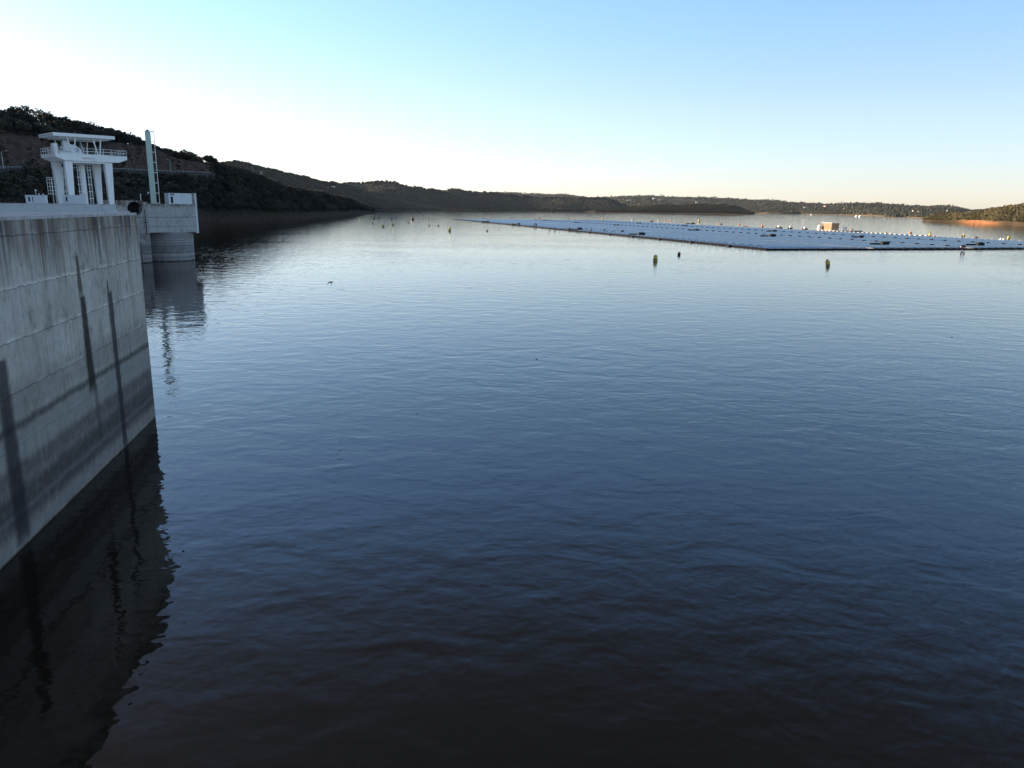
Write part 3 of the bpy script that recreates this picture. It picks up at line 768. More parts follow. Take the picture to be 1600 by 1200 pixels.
DS = (.07, .055, .045)
h2 = simple_hill('second_hill', 'dark wooded ridge sloping down to the right behind the near hill',
    [(150, 328, 2500, 262), (250, 328, 2450, 260), (330, 328, 2400, 260), (375, 328, 2400, 259), (400, 328, 2400, 263), (430, 328, 2450, 269), (460, 328, 2500, 277), (500, 328, 2600, 287), (530, 328.3, 2700, 291), (570, 328.3, 2750, 297), (600, 328.3, 2800, 307), (640, 328.6, 2850, 318), (680, 328.4, 2900, 325), (700, 328, 2950, 999)],
    100, 700, 4, DS, (.05, .045, .028))
h3 = simple_hill('middle_hill', 'long dark wooded hill along the far bank in the centre-left',
    [(450, 3000, 3400, 300), (520, 3000, 3400, 292), (545, 3000, 3400, 290), (580, 3050, 3400, 287), (600, 3050, 3400, 286), (617, 3050, 3400, 287), (640, 3100, 3450, 295), (656, 3100, 3450, 295), (670, 3150, 3450, 297), (690, 3180, 3480, 301), (703, 3190, 3490, 297.5), (715, 3200, 3500, 298), (738, 3220, 3510, 302), (764, 3250, 3530, 303.5), (794, 3280, 3550, 305.5), (826, 3300, 3560, 309.5), (862, 3300, 3560, 312), (890, 3310, 3560, 311.5), (914, 3320, 3570, 312), (950, 3330, 3580, 313), (963, 3330, 3580, 317), (980, 3330, 3590, 325), (1000, 3340, 3600, 999)],
    450, 1000, 4, DS, (.045, .045, .026))
h5 = simple_hill('wooded_headland', 'low dark wooded headland reaching into the lake in the centre',
    [(900, 2760, 2960, 999), (940, 2750, 2940, 327), (1000, 2730, 2900, 324.5), (1030, 2720, 2880, 321.5), (1060, 2700, 2860, 322.5), (1085, 2690, 2850, 321.5), (1110, 2670, 2820, 321), (1130, 2660, 2800, 320), (1145, 2650, 2780, 322.5), (1160, 2640, 2740, 328), (1174, 2630, 2700, 333), (1186, 2620, 2680, 999)],
    900, 1186, 3, (.07, .05, .035), (.05, .048, .028), back=300, bankz=.6)
h4 = simple_hill('far_hills', 'blue-grey rolling hills with fields and farmhouses on the far horizon',
    [(380, 4500, 7000, 306), (560, 4500, 7000, 303), (740, 4300, 6800, 301), (800, 4200, 6500, 301.5), (850, 4200, 6500, 304.5), (880, 4100, 6500, 304.5), (920, 4100, 6300, 308), (960, 4000, 6300, 308), (1020, 4000, 6200, 306.5), (1050, 4000, 6100, 307.5), (1100, 4000, 6000, 310), (1140, 4000, 6000, 311.5), (1180, 3950, 5900, 313.8), (1197, 333.6, 5800, 313.5), (1217, 333.8, 5700, 315.8), (1252, 334.2, 5600, 318.2), (1294, 335, 5500, 320), (1312, 335.4, 5400, 318.5), (1337, 336.2, 5300, 317.5), (1372, 337.5, 5300, 318.3), (1396, 338.5, 5200, 321), (1420, 339.3, 5200, 323), (1450, 340, 5200, 324), (1487, 340.5, 5200, 323.5), (1507, 340.7, 5200, 328), (1520, 341, 5200, 330), (1550, 341, 5500, 328), (1600, 341, 5800, 328.5), (1800, 343, 5800, 322), (2300, 345, 6000, 330), (2800, 350, 6000, 330)],
    380, 2800, 5, (.12, .10, .06), (.045, .058, .030), back=2500, rough=2.2, sub=12)
h4b = simple_hill('lakeside_slope', 'green lakeside slope with scattered trees below the far hills',
    [(960, 4000, 4700, 999), (1000, 4000, 4700, 318), (1040, 4000, 4700, 316.5), (1070, 4000, 4700, 318.5), (1120, 3900, 4500, 322), (1180, 333.2, 4200, 323), (1215, 333.8, 4000, 325), (1250, 334.2, 3900, 328.5), (1290, 335, 3800, 330.5), (1310, 335.4, 3700, 331), (1330, 335.9, 3700, 330), (1350, 336.6, 3500, 331), (1372, 337.3, 3400, 334), (1388, 338.2, 3300, 331.5), (1420, 339.4, 3100, 333.5), (1440, 340.2, 3000, 332.5), (1470, 340.6, 3000, 332), (1500, 341, 3000, 333), (1540, 341.3, 3100, 335), (1600, 342, 3200, 999)],
    960, 1600, 4, (.14, .11, .07), (.06, .082, .03), back=350)
isl = simple_hill('wooded_islet', 'small dark wooded islet at the end of the far slope',
    [(1366, 338.8, 3050, 999), (1376, 338.8, 3060, 337.6), (1388, 339.2, 3050, 335.8), (1400, 339.7, 3000, 336.2), (1415, 340.3, 2950, 338.2), (1432, 341, 2900, 999)],
    1366, 1432, 2, (.10, .07, .045), (.05, .045, .025), back=80)
h6 = simple_hill('right_hill', 'sunlit scrub covered hill with an orange earth bank at the right edge',
    [(1436, 345.0, 1290, 999), (1446, 345.5, 1300, 343.5), (1456, 346, 1310, 339), (1470, 346.4, 1330, 336.5), (1490, 347, 1330, 335.5), (1510, 347.8, 1320, 336), (1530, 348.6, 1300, 334), (1545, 349.3, 1290, 331), (1560, 350, 1270, 328), (1580, 351, 1250, 323.5), (1600, 352.3, 1240, 320), (1650, 354.5, 1230, 311), (1720, 357, 1200, 303), (1900, 361, 1150, 292), (2200, 366, 1100, 285), (2800, 372, 1100, 285)],
    1436, 2800, lambda x: 3 if x < 1620 else 25, (.23, .115, .062), (.09, .07, .04), back=400, rough=1.2, bankz=2.4, soilpx=(1503, 1556))

# woods --------------------------------------------------------------
xs1 = lambda: random.choices((random.uniform(-700, 0), random.uniform(0, 340), random.uniform(330, 585)), (.12, .40, .48))[0]
def crest_n(px): return 1
T = scatter(h1, 2900, -700, 585, 2.2, 7.2, (6.5, 11.5), 4, m1, xf=xs1, uf=US)
d = np.hypot(T[:, 0], T[:, 1])
vis = []
for i, r in enumerate(T):
    u, v = proj((r[0], r[1], r[2])); vis.append(0 < u < 600)
vis = np.array(vis)
size_px = T[:, 4]/d
# the trees on the skyline of the near hill, each one its own
oak = []
for i, (cv, cf) in enumerate(CROWNS): oak.append(mesh_np('oak_crown', cv, cf, M_LEAF))
for i in range(3):
    cv, cf = crown_arrays(30+i, 20, .026, (1.3, 1.3, .5), 18, 1, .66); oak.append(mesh_np('airy_crown', cv, cf, M_LEAF))
def trunk_mesh(lean, airy):
    m = MB(); top = .74 if airy else .5
    m.tube((0, 0, -.12), (lean*.3, 0, top*.45), .035, .026, 7); m.tube((lean*.3, 0, top*.45), (lean, .02, top), .026, .014, 6)
    for a in range(6 if airy else 4):
        t = a*1.35+lean*9; m.tube((lean*.3, 0, top*.42+a*.03), (lean+.26*math.cos(t), .26*math.sin(t), top*.9+.02*a), .014, .006, 5)
    me = bpy.data.meshes.new('trunk'); me.from_pydata([tuple(p) for p in m.v], [], m.f); me.materials.append(M_BARK); return me
TR = [trunk_mesh(.03, False), trunk_mesh(.08, True)]
def tree(x, y, z, s, kind, label, group, name='oak_tree'):
    r = empty(name, (x, y, z), random.uniform(0, 6.28)); r.scale = (s*random.uniform(.95, 1.2), s*random.uniform(.95, 1.2), s)
    tag(r, label, 'tree', group)
    c = bpy.data.objects.new('crown', oak[kind]); COL.objects.link(c); c.parent = r
    t = bpy.data.objects.new('trunk', TR[1 if kind > 3 else 0]); COL.objects.link(t); t.parent = r
SKY = [(4, 6.5, 1), (16, 6, 0), (30, 5, 2), (41, 6, 1), (52, 12, 5), (62, 12.5, 4), (73, 11, 6), (83, 11, 5), (95, 6, 3), (107, 7.5, 4), (118, 7.5, 0), (131, 7, 1), (144, 7.5, 2), (158, 7, 5), (170, 7.5, 3), (182, 6.5, 0),
       (196, 8.5, 1), (207, 11, 5), (217, 10.5, 6), (228, 6.5, 4), (246, 5, 2), (258, 6.5, 1), (268, 5, 0), (281, 9, 3), (291, 11.5, 4), (299, 10.5, 6), (311, 6, 1), (323, 7.5, 2), (332, 8, 0)]
for i, (px, s, k) in enumerate(SKY):
    p = h1.at(px, 6.0)
    shape = 'airy open-crowned' if k > 3 else 'dense dark'
    nm = ORD[i] if i < len(ORD) else 'last'
    tree(p.x, p.y, p.z-.3, s, k, f'{shape} tree on the near hill skyline, {nm} along the ridge', 'trees on the skyline of the near hill', 'skyline_tree')
# the largest trees of the slopes as individuals, the rest as one wood
score = np.where(vis, size_px, -1)
pick = np.argsort(-score)[:230]
isel = np.zeros(len(T), bool); isel[pick] = True
for r in T[isel]:
    u, v = proj((r[0], r[1], r[2])); rr_ = lerp_keys(K1, u)[1]
    low = math.hypot(r[0], r[1]) < rr_
    tree(r[0], r[1], r[2], r[4], int(r[6]), 'dark round evergreen tree on the slope below the hillside road' if low else 'dark evergreen tree on the hillside above the road cutting',
         'evergreens below the hillside road' if low else 'evergreens above the road cutting', 'evergreen_tree')
merge('near_woodland', CROWNS, T[~isel], M_LEAFS, 'dense dark evergreen wood covering the near left hill')
# low scrub that closes the ground between the trunks
T = scatter(h1, 5200, -400, 588, 2.12, 6.6, (1.6, 3.6), 4, lambda px, u, p: m1(px, u, p) or (px < 345 and (2.15 < u < 2.85 or 4.0 < u < 5 and noise.noise(p*.05) > .12)), xf=xs1, bury=.05, uf=lambda: US()-.06)
merge('hillside_scrub', LEAFY, T, M_LEAFS, 'dark low scrub between the trees of the near left hill', 'scrub')
def front(u): return u > 2.1
merge('ridge_woodland', BLOBS, np.concatenate([scatter(h2, 9000, 200, 690, 2.1, 4.15, (5, 8.5), 5), scatter(h2, 420, 310, 570, 3.97, 4.03, (9, 14), 5, bury=0.0)]), M_FAR, 'dark wood covering the second ridge behind the near hill')
merge('middle_woodland', BLOBS, np.concatenate([scatter(h3, 11000, 480, 985, 2.1, 4.1, (6, 10), 5), scatter(h3, 420, 500, 980, 3.97, 4.03, (9, 15), 5, bury=.0)]), M_FAR, 'dark wood covering the long middle hill')
merge('headland_woodland', LEAFY, np.concatenate([scatter(h5, 5200, 930, 1182, 2.15, 4.3, (6, 10), 4)]), M_FAR, 'dark wood covering the low central headland')
def field(px, u, p): return noise.noise(Vector((p.x*.0022, p.y*.0014, 7))) > -.12 or random.random() < .05
merge('far_woodland', BLOBS, np.concatenate([scatter(h4, 15000, 560, 1800, 2.0, 4.2, (7, 12), 5, field), scatter(h4, 170, 560, 1700, 3.95, 4.05, (7, 13), 5)]), M_FAR, 'scattered dark woods on the far rolling hills')
merge('slope_woodland', BLOBS, scatter(h4b, 6000, 985, 1600, 2.05, 4.1, (6, 10), 5, lambda px, u, p: noise.noise(Vector((p.x*.006, p.y*.006, 2))) > .0 or random.random() < .12), M_FAR, 'patchy trees on the green lakeside slope')
merge('islet_woodland', BLOBS, scatter(isl, 380, 1370, 1428, 2.1, 4.4, (6, 9), 5), M_FAR, 'low trees covering the small islet', 'trees')
merge('lakeside_scrub', LEAFY, scatter(h6, 7000, 1445, 1760, 2.03, 4.3, (4.0, 8.0), 4, lambda px, u, p: u > 2.3 or (px < 1500 or px > 1560) or random.random() < .15), M_WARM, 'olive brown scrub covering the sunlit hill at the right edge', 'scrub')

# road furniture ------------------------------------------------------
def strip(px0, px1, u, dr, h, wd, dz):
    out = []; px = px0
    while px <= px1:
        p = h1.at(px, u); k = math.hypot(p.x, p.y); e = Vector((p.x/k, p.y/k, 0)); out.append((p+e*dr, e)); px += 6
    return out
m = MB(); st = strip(-400, 336, 3.5, 0, 0, 0, 0)
for (a, ea), (b, eb) in zip(st[:-1], st[1:]):
    m.add([a-ea*3.6+Vector((0, 0, .12)), b-eb*3.6+Vector((0, 0, .12)), b+eb*3.6+Vector((0, 0, .35)), a+ea*3.6+Vector((0, 0, .35))], [(0, 1, 2, 3)])
tag(m.build('road', M_ROAD), 'hillside road on a ledge below the rock cutting', kind='structure')
M_GUARD = mat_plain('dull_guard_rail', (.16, .17, .18), .6, .3)
gr = empty('guard_rail', tuple(st[40][0])); tag(gr, 'long pale guard rail along the outer edge of the hillside road', 'guard rail')
m = MB(); off = st[40][0]
for i, ((a, ea), (b, eb)) in enumerate(zip(st[:-1], st[1:])):
    A, B = a-ea*4.3-off, b-eb*4.3-off
    m.add([A+Vector((0, 0, .55)), B+Vector((0, 0, .55)), B+Vector((0, 0, 1.0)), A+Vector((0, 0, 1.0)), A+ea*.1+Vector((0, 0, .55)), B+eb*.1+Vector((0, 0, .55)), B+eb*.1+Vector((0, 0, 1.0)), A+ea*.1+Vector((0, 0, 1.0))],
          [(0, 1, 2, 3), (7, 6, 5, 4), (3, 2, 6, 7), (0, 4, 5, 1)])
m.build('rail', M_GUARD, gr)
many('post', [(tuple(a-ea*4.2-off), (-.08, .08, -.08, .08, -1.5, 1.1)) for a, ea in st], M_GREY, gr, gr.location)
def lamp(px, base, top, u, label, arm=1):
    p = h1.find(px, base, u, 8) if u is not None else None
    k = math.hypot(p.x, p.y); h = at_r(px, top, k).z-p.z
    o = empty('street_lamp', p); tag(o, label, 'lamp post', 'lamp posts along the hillside road')
    m = MB(); m.tube((0, 0, -2), (0, 0, h-.3), .26, .15, 8); m.build('pole', M_GREY, o)
    m = MB(); m.tube((0, 0, h-.35), (-1.6*arm, 0, h), .12, .09, 6); m.build('arm', M_GREY, o)
    m = MB(); m.box(-2.6*arm if arm > 0 else 1.6, -1.5*arm if arm > 0 else 2.6, -.2, .2, h-.08, h+.12, .03); m.build('lamp_head', M_BW, o)
lamp(12, 264.5, 236, 2.9, 'grey lamp post at the far left, on the road below the rock cutting', -1)
lamp(271, 268.5, 249, 2.9, 'grey lamp post beside the green mast, on the hillside road')
lamp(354, 266.5, 256.5, 4, 'short lamp post showing above the treetops, leftmost of the distant pair')
lamp(399, 277, 262, 4, 'tall lamp post above the treetops, right one of the distant pair')
p = h1.find(412, 284, 4); k = math.hypot(p.x, p.y); hh = at_r(411, 267, k).z-p.z
o = empty('lattice_mast', p); tag(o, 'thin pale lattice mast with crossarms above the treetops right of the lamp posts', 'mast')
m = MB()
for a in (0, 2.09, 4.19): m.tube((1.1*math.cos(a), 1.1*math.sin(a), -2), (.2*math.cos(a), .2*math.sin(a), hh), .12, .08, 5)
for i in range(9):
    z0, z1 = hh*i/9, hh*(i+1)/9
    for a in (0, 2.09, 4.19):
        ra, rb = 1.1-.9*i/9, 1.1-.9*(i+1)/9; m.tube((ra*math.cos(a), ra*math.sin(a), z0), (rb*math.cos(a+2.09), rb*math.sin(a+2.09), z1), .06, n=4)
m.build('lattice', M_GREY, o)
m = MB(); m.tube((-3, 0, hh*.95), (.8, 0, hh*.95), .12).tube((-1.9, 0, hh*.66), (1.4, 0, hh*.66), .12).box(-3.1, -2.6, -.3, .3, hh*.9, hh); m.build('crossarm', M_GREY, o)

# houses --------------------------------------------------------------
def house(hill, px, py, wpx, hpx, label, u0=2.0, roofc=M_ROOF, rz=.3, group='farmhouses across the lake'):
    p = hill.find(px, py, u0, 4.2); k = math.hypot(p.x, p.y)/F; w_, h_ = wpx*k, hpx*k
    o = empty('farmhouse', p-Vector((0, 0, h_*.1)), rz); tag(o, label, 'house', group)
    m = MB(); m.box(-w_/2, w_/2, -w_*.3, w_*.3, 0, h_*.72); wl_ = m.build('wall', M_HOUSE, o)
    m = MB(); m.add([(-w_*.53, -w_*.34, h_*.72), (w_*.53, -w_*.34, h_*.72), (w_*.53, w_*.34, h_*.72), (-w_*.53, w_*.34, h_*.72), (-w_*.53, 0, h_*1.05), (w_*.53, 0, h_*1.05)], [(0, 1, 5, 4), (2, 3, 4, 5), (0, 4, 3), (1, 2, 5), (3, 2, 1, 0)]); m.build('roof', roofc, o)
    m = MB(); n = max(2, int(w_/4))
    for i in range(n):
        x = -w_/2+w_*(i+.5)/n; m.box(x-.5, x+.5, -w_*.3-.03, -w_*.3+.02, h_*.25, h_*.5)
    m.build('window', M_DARK, o)
house(h2, 521, 293.5, 6, 2.6, 'pale house on the dark left ridge, half way down the slope', 2.2, M_BW)
house(h2, 514, 295, 2.6, 3.2, 'small yellowish house just left of the pale ridge house', 2.2)
VV = [(967, 313.6, 2.2), (974, 312.6, 2.4), (980, 313.8, 2.0), (984, 313.5, 2.6)]
for i, (a, b_, c_) in enumerate(VV): house(h4, a, b_, c_, 1.9, f'tiny white village house above the central headland, {ORD[i]} of the row', 2.2)
house(h4, 1021, 312.2, 3.6, 2.3, 'small white farmhouse left of the orange one on the green field', 2.2, M_BW)
house(h4, 1031, 313.2, 7.5, 2.6, 'wide orange-lit farmhouse with red roof above the green field', 2.2)
house(h4, 1075.5, 316, 2.4, 1.8, 'tiny white house on the far hill right of the green field', 2.2)
house(h4, 1087.5, 318.3, 2.6, 1.5, 'tiny low white house above the tip of the central headland', 2.2)
house(h4, 1257, 326, 3.4, 2.4, 'small white farmhouse in the trees, left of the long farm', 2.2, M_BW)
house(h4, 1261, 325.4, 2, 1.8, 'tiny reddish house touching the small white farmhouse', 2.2)
house(h4, 1291, 323.6, 9, 2.2, 'long sunlit farm building on a clearing of the far hill', 2.2)
house(h4, 1319, 327.8, 1.8, 2, 'tiny sunlit house low on the far hill right of the long farm', 2.2)
house(h4b, 1423, 333.8, 2.2, 1.6, 'tiny orange house on the far shore, lowest left of the small hamlet', 2.2)
house(h4, 1427, 331.3, 2.6, 2, 'white house of the shore hamlet, between two smaller ones', 2.2, M_BW)
house(h4, 1435, 331.6, 2, 1.8, 'tiny pinkish house, right end of the shore hamlet', 2.2)
house(h4, 1480.6, 331.2, 2.8, 2, 'bright white house above the low point of the right hill', 2.2, M_BW)
for i, (a, b_) in enumerate([(1524, 332.2), (1529, 332.4), (1536, 332.6)]): house(h4, a, b_, 2.2, 1.6, f'tiny white house beside the right hill, {ORD[i]} of three', 2.2, M_BW)
# ------------------------------------------------------------------ floating solar array
A = at_z(1200, 390.5); B_ = at_z(1600, 390.8); E_ = at_z(704, 343.2)
U = (B_-A).normalized(); V_ = Vector((-U.y, U.x, 0)); V2 = (E_-A).normalized(); VL = (E_-A).length
V_ = (V_*.15+V2*.85).normalized(); U = Vector((V_.y, -V_.x, 0))
AW, AL = 186.0, 606.0
arr = empty('floating_solar_array', A, math.atan2(U.y, U.x)); tag(arr, 'huge raft of blue-grey floating solar panels lying on the lake', 'solar array')
RI = Matrix.Rotation(-math.atan2(U.y, U.x), 4, 'Z')
def al(p): q = RI @ (Vector(p)-A); return q.x, q.y
PV, PU, TI = 2.05, 3.1, math.radians(9)
rowsn = int(AL/PV); ARZ = math.atan2(U.y, U.x)
panels = []
# panel tables: three modules wide, frame gaps, walkways left open along the raft
walks = (46.5, 93, 139.5)
for j in range(rowsn):
    v0 = 1.4+j*PV; x = 1.0; cn_ = 0
    while x+PU < AW-1.0:
        if any(abs(x+PU/2-w_) < .5+PU/2 for w_ in walks):
            w_ = [q for q in walks if abs(x+PU/2-q) < .5+PU/2][0]; x = w_+.52; continue
        panels.append((x, v0)); cn_ += 1; x += PU+(1.1 if cn_ % 4 == 0 else .35)
W0, D0 = PU, 1.62
def ptab(x, v, jit=0.0):
    c, s_ = math.cos(TI+jit), math.sin(TI+jit); z0 = .42
    # low edge towards the camera
    f = [(x, v, z0), (x+W0, v, z0), (x+W0, v+D0*c, z0+D0*s_), (x, v+D0*c, z0+D0*s_)]
    t = .05
    return f+[(a, b, q-t) for a, b, q in f]
BF = np.array([(0, 1, 2, 3), (7, 6, 5, 4), (0, 4, 5, 1), (1, 5, 6, 2), (2, 6, 7, 3), (3, 7, 4, 0)], 'i')
dist = [((A+U*x+V_*v).length, i) for i, (x, v) in enumerate(panels)]
near = set(i for _, i in sorted(dist)[:96])
for i in near:
    x, v = panels[i]; q = ptab(0, 0, random.uniform(-.006, .006))
    m = MB(); m.add(q, [tuple(int(k) for k in f) for f in BF]); o = m.build('solar_panel', M_SOLAR, arr); o.location = (x, v, 0)
VV_ = []; n = 0
for i, (x, v) in enumerate(panels):
    if i in near: continue
    VV_ += ptab(x, v, random.uniform(-.022, .022)); n += 1
FF = (BF[None]+(np.arange(n)*8)[:, None, None]).reshape(-1, 4)
me = mesh_np('panel_field', np.array(VV_, 'f'), FF, M_SOLAR); o = bpy.data.objects.new('panel_field', me); COL.objects.link(o); o.parent = arr; o['kind'] = 'stuff'
# float bodies: one slab per row under the panels, pale; walkway floats
m = MB()
for j in range(rowsn):
    v0 = 1.4+j*PV; m.box(.6, AW-.2, v0+.25, v0+1.35, -.1, .30)
m.build('float_row', M_FLOATD, arr)
m = MB()
for w_ in walks:
    m.box(w_-.45, w_+.45, 1, AL-1, -.1, .5)
m.build('walkway', M_FLOAT, arr)
# junction blocks every few rows along the middle walkways
it = []
for w_ in walks[1:]:
    v = 6
    while v < AL: it.append(((w_, v, .36), (-.75, .75, 0, .7, 0, .6))); v += 8.3
many('junction_block', it, M_DARK, arr, A, ARZ)
# pale end floats sticking out of every second row on the far side
it = []; v = 3
while v < AL-2:
    q_ = proj(A+U*AW+V_*v)[0]; it.append(((AW, v, 0), (-.4, 1.6, 0, 1.2, -.1, 1.0 if 1275 < q_ < 1450 else .62))); v += 4.1  # taller along one stretch: the brighter light there is put into shape
many('end_float', it, M_ENDF, arr, A, ARZ, .05)
# black edge boom with rail on the two near sides
it = []; x = 0
while x < AW: it.append(((x, 0, 0), (0, 2.9, -.6, .9, -.25, .42))); x += 3.0
v = 0
while v < AL: it.append(((0, v, 0), (-.9, .7, 0, 2.9, -.25, .42))); v += 3.0
many('edge_float', it, M_FLOATD, arr, A, ARZ, .06)
m = MB(); m.tube((0, -.3, .85), (AW, -.3, .85), .05, n=5)
x = 0
while x < AW: m.tube((x, -.3, .3), (x, -.3, .86), .05, n=5); x += 3.0
m.build('edge_rail', M_FLOATD, arr)
v = 3.0; k = 0
while v < AL-4 and k < 98:
    m = MB(); pts = [(-.3, v+4.4*t, .35+1.0*math.sin(PI*t)**.6) for t in (0, .08, .2, .35, .5, .65, .8, .92, 1)]
    m.path(pts, .1, 5); m.build('mooring_loop', M_FLOATD, arr); v += 6.0; k += 1
v = 24
it = []
while v < AL: it.append(((0, v, 0), (-1.9, -.9, 0, 1.6, -.3, .55))); v += 31
x = 22
while x < AW: it.append(((x, 0, 0), (0, 1.4, -1.3, -.6, -.3, .5))); x += 36
many('mooring_bracket', it, M_DARK, arr, A, ARZ, .08)
for (px, py, big) in [(999.5, 348.5, 0), (1072, 352.5, 0), (1088, 359.5, 1), (1001, 365.8, 2), (1082, 349.3, 2), (1209, 361, 1), (1206, 368.5, 2), (1344, 370.2, 1), (1381, 380.8, 2), (1530, 382, 2), (809.6, 350.2, 1), (853, 344.3, 0), (903, 347.6, 0), (965.6, 351.6, 0), (904.4, 358, 2), (761, 346.2, 1)]:
    p = at_z(px, py, .9); q = al(p); s = .7+.28*big
    m = MB(); m.box(-.9*s, .9*s, -.6*s, .6*s, -.6, .75*s, .06).box(-5.5*s, -1.6*s, -.25, .25, -.45, .3).tube((1.0*s, 0, 0), (1.0*s, 0, 1.6*s), .06).box(1.15*s, 1.9*s, -.4*s, .4*s, -.5, .6*s, .04)
    o = m.build('inverter_box', M_DARK, arr); o.location = (q[0], q[1], .9)
# birds' debris / tool heap: a few dark lumps on the near left panels
it = []
for i in range(34):
    px = random.uniform(855, 975); py = 357.3+(px-855)*.028+random.uniform(-1.6, 1.4); q = al(at_z(px, py, .8)); s = random.uniform(.2, .45)
    it.append(((q[0], q[1], .6), (-s, s, -s, s, 0, s*1.5)))
many('cable_block', it, M_DARK, arr, A, ARZ, .04)
# life ring stands on the near edges
def ring(px, py, r, label, zc=1.3):
    p = at_z(px, py, zc); o = empty('life_ring', p, 0)
    tag(o, label, 'life ring', 'life rings along the array edge')
    m = MB(); N = 20
    for i in range(N):
        a, b = 2*PI*i/N, 2*PI*(i+1)/N; m.tube((r*math.cos(a), 0, r*math.sin(a)), (r*math.cos(b), 0, r*math.sin(b)), r*.3, n=7, cap=False)
    m.build('ring', M_MAR, o, smooth=True)
    MB().tube((0, .2, -zc+.2), (0, .2, r), .06).build('stand', M_FLOATD, o)
ring(1505, 386.5, .75, 'life ring on a stand at the near edge of the solar array, far right')
ring(836.5, 351.8, 1.0, 'life ring on a stand at the long left edge of the array, small and distant')

# ------------------------------------------------------------------ work raft with timber cabin
pc = at_z(1297, 361.5); ax = math.atan2(V_.y, V_.x)
raft = empty('service_raft', pc, math.atan2(U.y, U.x)); tag(raft, 'low grey service pontoon under the timber cabin at the far edge of the array', 'raft')
kp = math.hypot(pc.x, pc.y)/F
MB().box(-6, 17, -12.5, 7.5, -.3, .75, .1).build('deck', M_FLOATD, raft)
MB().box(-6.1, 17.1, -12.6, 7.6, .75, .9, .03).build('gunwale', M_BW, raft)
m = MB()
for i in range(12):
    x = -6+i*23/11; m.tube((x, -12.4, .9), (x, -12.4, 2.0), .07, n=5).tube((x, 7.4, .9), (x, 7.4, 2.0), .07, n=5)
m.tube((-6, -12.4, 2), (17, -12.4, 2), .06, n=5).tube((-6, 7.4, 2), (17, 7.4, 2), .06, n=5); m.build('railing', M_BW, raft)
cabn = empty('timber_cabin', (pc.x, pc.y, .9), math.atan2(U.y, U.x)); tag(cabn, 'square brown timber cabin, its left side lit warm by the sun, on the service pontoon', 'cabin')
MB().box(-3.0, 3.0, -5.1, 5.1, 0, 4.9).build('wall', M_WOOD, cabn)
m = MB(); m.box(-3.3, 3.3, -5.5, 5.5, 4.9, 5.08, .03); m.build('roof', M_BW, cabn)
m = MB()
for i in range(12): y = -5.0+i*.9; m.box(-3.12, -3.0, y-.07, y+.07, 0, 4.85)
for i in range(6): x = -2.8+i*1.1; m.box(x-.07, x+.07, -5.2, -5.1, 0, 4.85)
m.build('batten', M_WOOD, cabn)
MB().box(-3.15, -3.0, 3.9, 4.8, 3.6, 4.5).build('window', M_DARK, cabn); MB().box(-3.2, -3.0, 4.0, 5.0, 1.1, 2.2).build('vent', M_DARK, cabn)
def cyl_item(name, p, label, cat): pass
def crate(name, q, dims, mat, label, cat='tank', group='equipment on the service pontoon'):
    o = MB().box(-dims[0]/2, dims[0]/2, -dims[1]/2, dims[1]/2, 0, dims[2], .12).box(-dims[0]*.3, dims[0]*.3, -dims[1]*.3, dims[1]*.3, dims[2], dims[2]*1.12, .05).build(name, mat)
    o.location = pc+U*q[0]+V_*q[1]+Vector((0, 0, q[2])); o.rotation_euler = (0, 0, math.atan2(U.y, U.x)); tag(o, label, cat, group)
crate('equipment_case', (-4.4, 9.5-3.5, .9), (2.2, 1.8, 3.0), M_BW, 'white equipment case standing directly left of the timber cabin', 'case')
crate('equipment_case', (9.5, -3.5, .9), (1.0, 1.0, 2.2), M_DARK, 'dark equipment case standing right of the timber cabin', 'case')
crate('water_tank', (4.8, -9.5, .9), (2.0, 2.0, 2.2), M_BW, 'pale tank in front of the timber cabin at its right corner')

def workboat(px, py, length, label, mast=True, yel=True):
    p = at_z(px, py); o = empty('work_boat', p, math.atan2(U.y, U.x)+1.4); tag(o, label, 'boat', 'small work boats moored at the far edge')
    l = length/2
    m = MB(); n = 10; ring_ = []
    for i in range(n+1):
        t = i/n; x = -l+2*l*t; hw = length*.17*(1-max(0, (t-.6)/.4)**2*.85); ring_.append((x, hw, .75+.35*max(0, t-.6)))
    vs = [(x, -h*.7, -.1) for x, h, z in ring_]+[(x, h*.7, -.1) for x, h, z in ring_]+[(x, h, z) for x, h, z in ring_]+[(x, -h, z) for x, h, z in ring_]
    k = n+1; fs = []
    for i in range(n):
        fs += [(i, k+i, k+i+1, i+1), (k+i, 2*k+i, 2*k+i+1, k+i+1), (3*k+i, i, i+1, 3*k+i+1), (2*k+i, 3*k+i, 3*k+i+1, 2*k+i+1)]
    fs += [(0, 3*k, 2*k, k), (n, k+n, 2*k+n, 3*k+n)]
    m.add(vs, fs); m.build('hull', M_DARK, o)
    MB().box(-l*.5, l*.1, -length*.09, length*.09, .75, 1.9, .08).build('console', M_BW, o)
    if mast: MB().tube((-l*.2, 0, 1.9), (-l*.2, 0, 3.0), .08).build('mast', M_BW, o)
    if yel: MB().lathe([(.2, 0), (.45, .15), (.45, .6), (.2, .8)], 12, (l*.4, 0, .95)).build('fender', M_YEL, o)
workboat(1216.5, 356.5, 9, 'dark work boat with yellow fender at the far edge, left of the two boats')
workboat(1234, 357, 6.5, 'pale work boat at the far edge, right of the other and left of the cabin', True, False)
workboat(1257, 358.5, 7.5, 'low dark work boat nearest the left side of the timber cabin', False, False)
